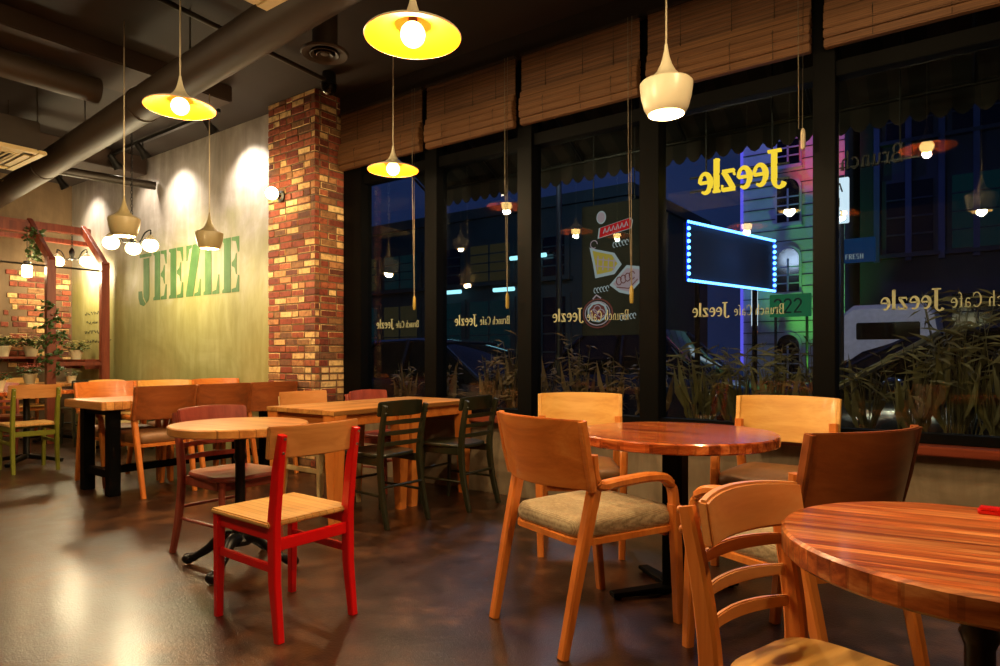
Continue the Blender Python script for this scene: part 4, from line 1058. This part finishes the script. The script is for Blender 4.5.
pic('cake_picture', [(-.23, .68), (-.17, .66), (-.02, .62), (.04, .53), (-.02, .46), (-.18, .44), (-.20, .55)], 'foodyel', -.001, .78)
pic('tart_picture', [(-.06, .38), (.08, .52), (.20, .50), (.22, .42), (.10, .30), (.02, .32)], 'foodpink', -.001, .8)
mb = MB(); MY = Matrix.Translation((0, -.0055, 0))
for k in range(4): ribbon(mb, [(-.16 + k * .045, .50 - k * .004), (-.155 + k * .045, .61 - k * .012)], .01, MY, -.001)
ribbon(mb, [(-.17, .585), (.0, .555)], .008, MY, -.001); ribbon(mb, [(-.18, .535), (-.01, .505)], .008, MY, -.001); ribbon(mb, arc(-.19, .70, .03, .03, 0, 300, 8), .007, MY, -.001)
mb.build('cake_line_drawing', M['foodpink'], t, smooth=False)
mb = MB()
for k in range(4): ribbon(mb, arc(.02 + k * .035, .405 + k * .012, .022, .03, 20, 330, 10), .008, MY, -.001)
ribbon(mb, [(-.0, .36), (.10, .345), (.17, .41)], .008, MY, -.001); mb.build('tart_line_drawing', M['foodred'], t, smooth=False)
mb = MB()
for k in range(3): ribbon(mb, arc(-.19 + k * .03, .17 + (k % 2) * .03, .03, .03, 0, 330, 10), .007, Matrix.Translation((0, -.009, 0)), -.001)
ribbon(mb, arc(-.16, .17, .105, .09, 0, 360, 20), .008, Matrix.Translation((0, -.007, 0)), -.001); ribbon(mb, [(-.20, .28), (-.17, .31), (-.13, .285)], .012, MY, -.001); mb.build('bowl_line_drawing', M['foodpink'], t, smooth=False)
pic('bowl_picture', ell(-.16, .17, .13, .115), 'boardteal', -.001, .9, 'foodred')
pic('berries_picture', ell(-.16, .18, .09, .08, 9), 'foodred', -.004, .8)
for x0, z0 in ((-.02, .68), (-.18, .345), (.04, .13)):
    mb = MB()
    for k in range(5): ribbon(mb, arc(x0 + k * .026, z0 + k * .003, .011, .02, 0, 300, 8), .006, Matrix.Translation((0, -.0035, 0)), -.001)
    mb.build('caption_writing', M['outline'], t, smooth=False)

# LED framed hoarding across the pavement
t = thing('led_framed_billboard', 'dark billboard edged with bright blue lights across the street', 'billboard', (-2.6, 8.85, 0), math.atan2(2.03, .52))
L = 2.1; z0, z1 = 2.04, 2.76
MB().box(-L / 2, L / 2, .0, .06, z0, z1).build('panel', M['b_dark'], t)
gl = MB(); gl.box(-L/2 - .02, L/2 + .02, -.01, .0, z1 - .015, z1 + .015); gl.box(-L/2 - .02, L/2 + .02, -.01, .0, z0 - .015, z0 + .015); gl.box(-L/2 - .02, -L/2 + .01, -.01, 0, z0, z1); gl.box(L/2 - .01, L/2 + .02, -.01, 0, z0, z1)
gl.build('blue_border', M['led_glow'], t)
d = MB()
for k in range(36):
    x = -L / 2 + L * k / 35
    for z in (z0, z1): d.ball((x, -.02, z), .019, 8, 6)
for k in range(1, 9):
    for x in (-L / 2, L / 2): d.ball((x, -.02, z0 + (z1 - z0) * k / 9), .024, 8, 6)
d.build('lights', M['led_blue'], t)
for x in (-.7, .7): MB().tube([(x, .09, -.12), (x, .09, z1)], .035, 10).build('post', M['black_flat'], t)
point('billboard_glow', (0, -.35, 2.4), 5, (.15, .4, 1), .3, t)

# buildings
def building(name, label, loc, w, d, h, wallm, wins, litmap, arch=False, extra=None):
    t = thing(name, label, 'building', loc)
    MB().box(0, w, 0, d, 0, h).build('wall', wallm, t)
    MB().box(-.1, w + .1, -.12, d, h, h + .25).build('cornice', wallm, t)
    for i, (x, z, ww, hh) in enumerate(wins):
        poly = [(x - ww/2, z), (x + ww/2, z), (x + ww/2, z + hh)] + ([(x + ww/2 * math.cos(PI * k / 10), z + hh + ww/2 * math.sin(PI * k / 10)) for k in range(1, 10)] if arch else []) + [(x - ww/2, z + hh)]
        cx, cz = x, z + hh / 2
        fr = MB().prism([(cx + (px - cx) * 1.2, cz + (pz - cz) * 1.1) for px, pz in poly], -.08).build('window', wallm, t)
        MB().prism(poly, -.02, Matrix.Translation((0, -.085, 0))).build('pane', litmap.get(i, M['b_glass']), fr)
        mm = MB().box(x - .02, x + .02, -.13, -.1, z, z + hh)
        for k in range(1, 4): mm.box(x - ww/2, x + ww/2, -.13, -.1, z + hh * k / 4 - .015, z + hh * k / 4 + .015)
        mm.build('glazing_bars', wallm, fr)
        MB().box(x - ww * .65, x + ww * .65, -.2, 0, z - .12, z - .04).build('window_ledge', wallm, fr)
    return t
building('street_shop_building', 'low dim shop building across the street, seen through the panes near the brick pillar', (-19, 13, -.12), 13.0, 5, 4.7, M['b_shop'],
         [(1.5 + 1.55 * k, .9, 1.25, 1.7) for k in range(7)] + [(1.5 + 1.55 * k, 3.1, 1.2, .9) for k in range(7)], {1: M['litteal'], 2: M['litteal'], 3: M['litwarm'], 4: M['litteal'], 5: M['litteal'], 10: M['litteal'], 12: M['litwarm'], 9: M['litwarm']})
def tube_light(label, loc, L):
    t = thing('strip_light', label, 'light', loc, 0, 'strip lights outside')
    MB().tube([(-L/2, 0, 0), (L/2, 0, 0)], .05, 10).build('tube', M['tube'], t)
    MB().box(-L/2 - .05, L/2 + .05, -.03, .06, .05, .1).build('batten', M['dark'], t)
tube_light('cyan strip light on the shop front, through the second pane', (-11.0, 12.75, 2.75), .9)
tube_light('cyan strip light on the shop front, through the third pane nearer the frame', (-9.2, 12.75, 2.72), .6)
tube_light('brighter cyan strip light on the shop front, below the pendant reflection', (-8.5, 12.75, 3.45), 1.0)
tw = building('street_tower_building', 'narrow pale tower with arched windows lit purple, red and green', (-4.75, 17, -.12), 2.3, 3, 12, M['b_tower'],
         [(1.08, .6, .5, .9), (1.08, 2.8, .5, .8), (1.08, 4.5, .5, .8), (1.08, 5.9, .5, .8), (1.08, 7.5, .5, .8)], {}, True)
MB().box(-.06, .0, -.06, .0, 1.0, 11.8).build('edge_light', emit('violet_edge_light', (110, 100, 255), .8), tw)
o = MB()
for k in range(40): o.box(0, 2.3, -.012, 0, .4 + k * .28, .42 + k * .28)
o.build('siding_joints', M['b_dark'], tw, smooth=False)
spot('tower_flood_violet', (-4.9, 15.2, 9.2), (-4.1, 17, 6.6), 420, 75, (.22, .16, 1.0), .8)
spot('tower_flood_red', (-2.6, 15.2, 4.6), (-2.95, 17, 5.7), 260, 46, (1.0, .05, .08), .9)
spot('tower_flood_green', (-2.7, 15.0, .6), (-3.2, 17, 3.0), 330, 62, (.22, 1.0, .12), .9)
spot('tower_flood_blue', (-5.2, 15.0, 1.5), (-4.6, 17, 3.6), 90, 60, (.05, .2, 1.0), .9)
bd = building('street_office_building', 'tall dark office building with vertical ribs across the street, right of the tower', (-2.2, 17.5, -.12), 7.0, 5, 14, M['b_dark'],
         [(1.0 + 1.25 * k, 1.0 + 2.6 * q, .9, 1.6) for q in range(4) for k in range(5)], {3: M['litwarm'], 6: M['litteal']})
o = MB()
for k in range(11): o.box(.3 + k * .625, .42 + k * .625, -.16, 0, 3.4, 14)
o.build('ribs', bldg('navy_rib', (52, 62, 96)), bd, smooth=False)
t = thing('light_box_sign', 'white lit projecting sign beside the frame between fourth and fifth panes', 'sign', (-1.34, 9.0, 2.75))
MB().box(-.09, .09, -.03, .03, 0, .56).build('box', M['white_sign'], t, bevel=.008)
mb = MB(); text(mb, 'A', (-.05, -.034, .38), (1, 0, 0), .16, -.002); text(mb, 'I', (-.04, -.034, .2), (1, 0, 0), .16, -.002); text(mb, 'B', (-.05, -.034, .04), (1, 0, 0), .16, -.002); mb.build('letters', M['ink'], t, smooth=False)
MB().tube([(0, .04, -2.87), (0, .04, .6)], .03, 8).build('pole', M['dark'], t)
t = thing('shop_sign', 'blue lit shop sign low on the dark office building', 'sign', (-2.3, 15.6, 3.1))
MB().box(0, .62, -.08, .08, 0, .5).build('panel', M['blue_sign'], t, bevel=.01)
mb = MB(); text(mb, 'FRESH', (.07, -.084, .06), (1, 0, 0), .15, -.003); mb.build('letters', M['outline'], t, smooth=False)
t = thing('number_sign', 'green lit number sign through the fourth pane at the frame', 'sign', (-3.72, 15.4, 1.98))
MB().box(0, .85, -.05, .05, 0, .5).build('panel', M['green_sign'], t, bevel=.01)
mb = MB(); text(mb, '222', (.08, -.054, .08), (1, 0, 0), .45, -.003); mb.build('digits', M['ink'], t, smooth=False)
for x in (.1, .75): MB().tube([(x, .08, -2.1), (x, .08, .5)], .03, 8).build('post', M['dark'], t)
t = thing('light_column', 'white vertical light tube below the blue billboard', 'light', (-3.95, 15.0, -.12))
MB().lathe([(.07, 1.9), (.07, 2.85)], 12, capb=True, capt=True).build('tube', M['white_sign'], t)
MB().lathe([(.15, 0), (.05, .05), (.04, 1.9)], 12, capb=True).build('pole', M['dark'], t)

# parked cars
def car(label, loc, rz, paint='carpaint', L=4.4, H=1.45, Wd=1.76):
    t = thing('parked_car', label, 'car', loc, rz)
    hw = Wd / 2
    # body side profile stations: x, lower z, belt z, half width
    st = [(-2.2, .35, .62, .72), (-2.12, .25, .84, .80), (-1.6, .2, .90, .86), (-.6, .2, .92, .88), (.5, .2, .92, .88), (1.2, .2, .86, .87), (1.9, .22, .76, .82), (2.14, .28, .62, .74), (2.2, .36, .55, .64)]
    R = []
    for x, a, b, w in st:
        x *= L / 4.4
        R.append([Vector((x, -w * .9, a)), Vector((x, -w, a + .12)), Vector((x, -w, b - .12)), Vector((x, -w * .92, b)), Vector((x, 0, b + .025)), Vector((x, w * .92, b)), Vector((x, w, b - .12)), Vector((x, w, a + .12)), Vector((x, w * .9, a))])
    MB().loft(R).build('body', M[paint], t)
    st = [(-1.75, .90, .02, .80), (-1.25, 1.28, .40, .70), (-.8, H - .02, 1, .64), (0, H, 1, .63), (.45, H - .05, 1, .64), (.8, 1.22, .6, .72), (1.25, .90, .02, .80)]
    R = []
    for x, z, k, w in st:
        x *= L / 4.4
        R.append([Vector((x, -.82, .88)), Vector((x, -w, z)), Vector((x, -w * .5, z + .02)), Vector((x, w * .5, z + .02)), Vector((x, w, z)), Vector((x, .82, .88))])
    MB().loft(R).build('cabin_glass', M['carglass'], t)
    R = []
    for x, z, k, w in st[2:5]:
        x *= L / 4.4
        R.append([Vector((x, -w - .01, z - .02)), Vector((x, -w * .9, z + .03)), Vector((x, w * .9, z + .03)), Vector((x, w + .01, z - .02)), Vector((x, 0, z - .02))])
    MB().loft(R).build('roof', M[paint], t)
    p = MB()
    for s in (-1, 1):
        for (xa, za, wa), (xb, zb, wb) in (((1.25, .90, .80), (.45, H - .05, .65)), ((-1.75, .90, .80), (-.8, H - .02, .65)), ((-.15, .90, .83), (-.15, H, .65))):
            p.tube([(xa * L / 4.4, s * (wa + .02), za), (xb * L / 4.4, s * (wb + .01), zb)], .03, 6)
    p.build('pillars', M['steel' if 'shiny bonnet seen' in label else paint], t)  # steel on one car stands in for a highlight along its pillars
    for x in (-1.38, 1.36):
        for s in (-1, 1):
            MW = Matrix.Translation((x * L / 4.4, s * (hw - .1), .32)) @ Matrix.Rotation(PI / 2, 4, 'X')
            w = MB().lathe([(.2, -.1), (.29, -.1), (.32, -.07), (.32, .07), (.29, .1), (.2, .1)], 28, M=MW).build('wheel', M['tyre'], t)
            MB().lathe([(.001, -.07), (.2, -.09), (.21, .09), (.001, .07)], 20, M=MW).build('hub', M['steel'], w)
    for s in (-1, 1):
        MB().box(2.08 * L / 4.4, 2.19 * L / 4.4, s * .58 - .12, s * .58 + .12, .56, .68).build('headlamp', M['carglass'], t, bevel=.02)
        MB().box(-2.2 * L / 4.4, -2.1 * L / 4.4, s * .62 - .1, s * .62 + .1, .62, .78).build('tail_lamp', plain('tail_lamp_red', (90, 10, 8), .2), t, bevel=.02)
        MB().ball((.72, s * .98, 1.0), .09, 10, 8, .7).build('wing_mirror', M[paint], t)
    return t
car('dark parked car seen through the fourth pane below the blue billboard', (-4.6, 10.7, -.12), 0, H=1.7)
car('dark parked car with shiny bonnet seen through the fifth pane', (.25, 6.75, -.12), PI - .03)
car('dark car parked between the pale van and the shiny bonnet, its roof hiding the van', (.12, 9.9, -.12), 0)
car('dark parked car seen low through the panes near the brick pillar', (-6.2, 7.2, -.12), 0)
t = thing('parked_van', 'pale boxy van parked behind the cars, through the fifth pane', 'van', (-1.15, 12.3, -.12))
R = []
for y, h in ((-.02, 2.0), (.1, 2.08), (2.6, 2.1), (3.4, 1.95), (4.1, 1.1)):
    R.append([Vector((-.72, y, .35)), Vector((-.74, y, h * .55)), Vector((-.64, y, h - .12)), Vector((-.5, y, h)), Vector((.5, y, h)), Vector((.64, y, h - .12)), Vector((.74, y, h * .55)), Vector((.72, y, .35))])
MB().loft(R).build('body', M['vanpaint'], t)
MB().box(-.45, .45, -.035, -.01, 1.5, 1.78).build('rear_window', M['carglass'], t, bevel=.02)
MB().box(-.7, .7, -.12, .02, .38, .55).build('bumper', M['dark'], t, bevel=.03)
for s in (-1, 1):
    MB().box(s * .64 - .06, s * .64 + .06, -.045, .01, .8, 1.15).build('tail_lamp', plain('van_tail_lamp', (100, 14, 10), .3), t, bevel=.01)
    for y in (.7, 3.2):
        MW = Matrix.Translation((s * .62, y, .32)) @ Matrix.Rotation(PI / 2, 4, 'Y')
        MB().lathe([(.001, -.1), (.29, -.1), (.32, -.07), (.32, .07), (.29, .1), (.001, .1)], 24, M=MW).build('wheel', M['tyre'], t)
for x, y, lb in ((-5.4, 9.0, 'added tall street lamp on the pillar side of the blue edged billboard'), (.9, 8.3, 'added tall street lamp between the cars, beyond the fifth pane')):  # lamps added outside to put highlights on the parked cars
    t = thing('added_street_lamp', lb, 'street lamp', (x, y, -.12), 0, 'added street lamps')
    MB().lathe([(.09, 0), (.06, .3), (.04, 4.6)], 14, capb=True, capt=True).build('pole', M['dark'], t)
    MB().tube(bez([(0, 0, 4.55), (0, -.1, 4.85), (0, -.5, 4.95)], 5), .03, 10).build('arm', M['dark'], t)
    MB().box(-.12, .12, -.95, -.45, 4.9, 4.98).build('lamp_head', M['dark'], t, bevel=.02)
    MB().box(-.1, .1, -.93, -.48, 4.885, 4.9).build('lamp_glass', M['white_sign'], t)
    point('added_car_highlight', (0, -.7, 4.78), 160, (.62, .74, 1), .35, t)

# ================================================================== WORLD, CAMERA, VIEW
w = bpy.data.worlds.new('night_sky'); SC.world = w; w.use_nodes = True
nt = w.node_tree; bg = nt.nodes['Background']
tc = nt.nodes.new('ShaderNodeTexCoord'); nz = nt.nodes.new('ShaderNodeTexNoise'); nz.inputs['Scale'].default_value = 2.2; nz.inputs['Detail'].default_value = 5
rp = nt.nodes.new('ShaderNodeValToRGB'); rp.color_ramp.elements[0].position = .3; rp.color_ramp.elements[0].color = lin((14, 24, 52)); rp.color_ramp.elements[1].position = .75; rp.color_ramp.elements[1].color = lin((34, 46, 84))
nt.links.new(tc.outputs['Generated'], nz.inputs[0]); nt.links.new(nz.outputs[0], rp.inputs[0]); nt.links.new(rp.outputs[0], bg.inputs[0])
bg.inputs[1].default_value = 1.0

cam = bpy.data.cameras.new('camera'); co = bpy.data.objects.new('camera', cam); C.objects.link(co)
cam.sensor_width = 36; cam.lens = 36 * 650 / 1000; cam.shift_y = .0235; cam.clip_start = .05; cam.clip_end = 200
ang = math.atan2(890, 650)
co.location = (0, 0, 1.1)
co.rotation_euler = Vector((-math.cos(ang), math.sin(ang), 0)).to_track_quat('-Z', 'Y').to_euler()
SC.camera = co
SC.cycles.use_denoising = True
SC.cycles.max_bounces = 8; SC.cycles.transparent_max_bounces = 16
SC.cycles.sample_clamp_indirect = 6.0
vs = SC.view_settings
vs.view_transform = 'Standard'; vs.look = 'None'; vs.gamma = 1; vs.use_curve_mapping = False; vs.exposure = 0.2
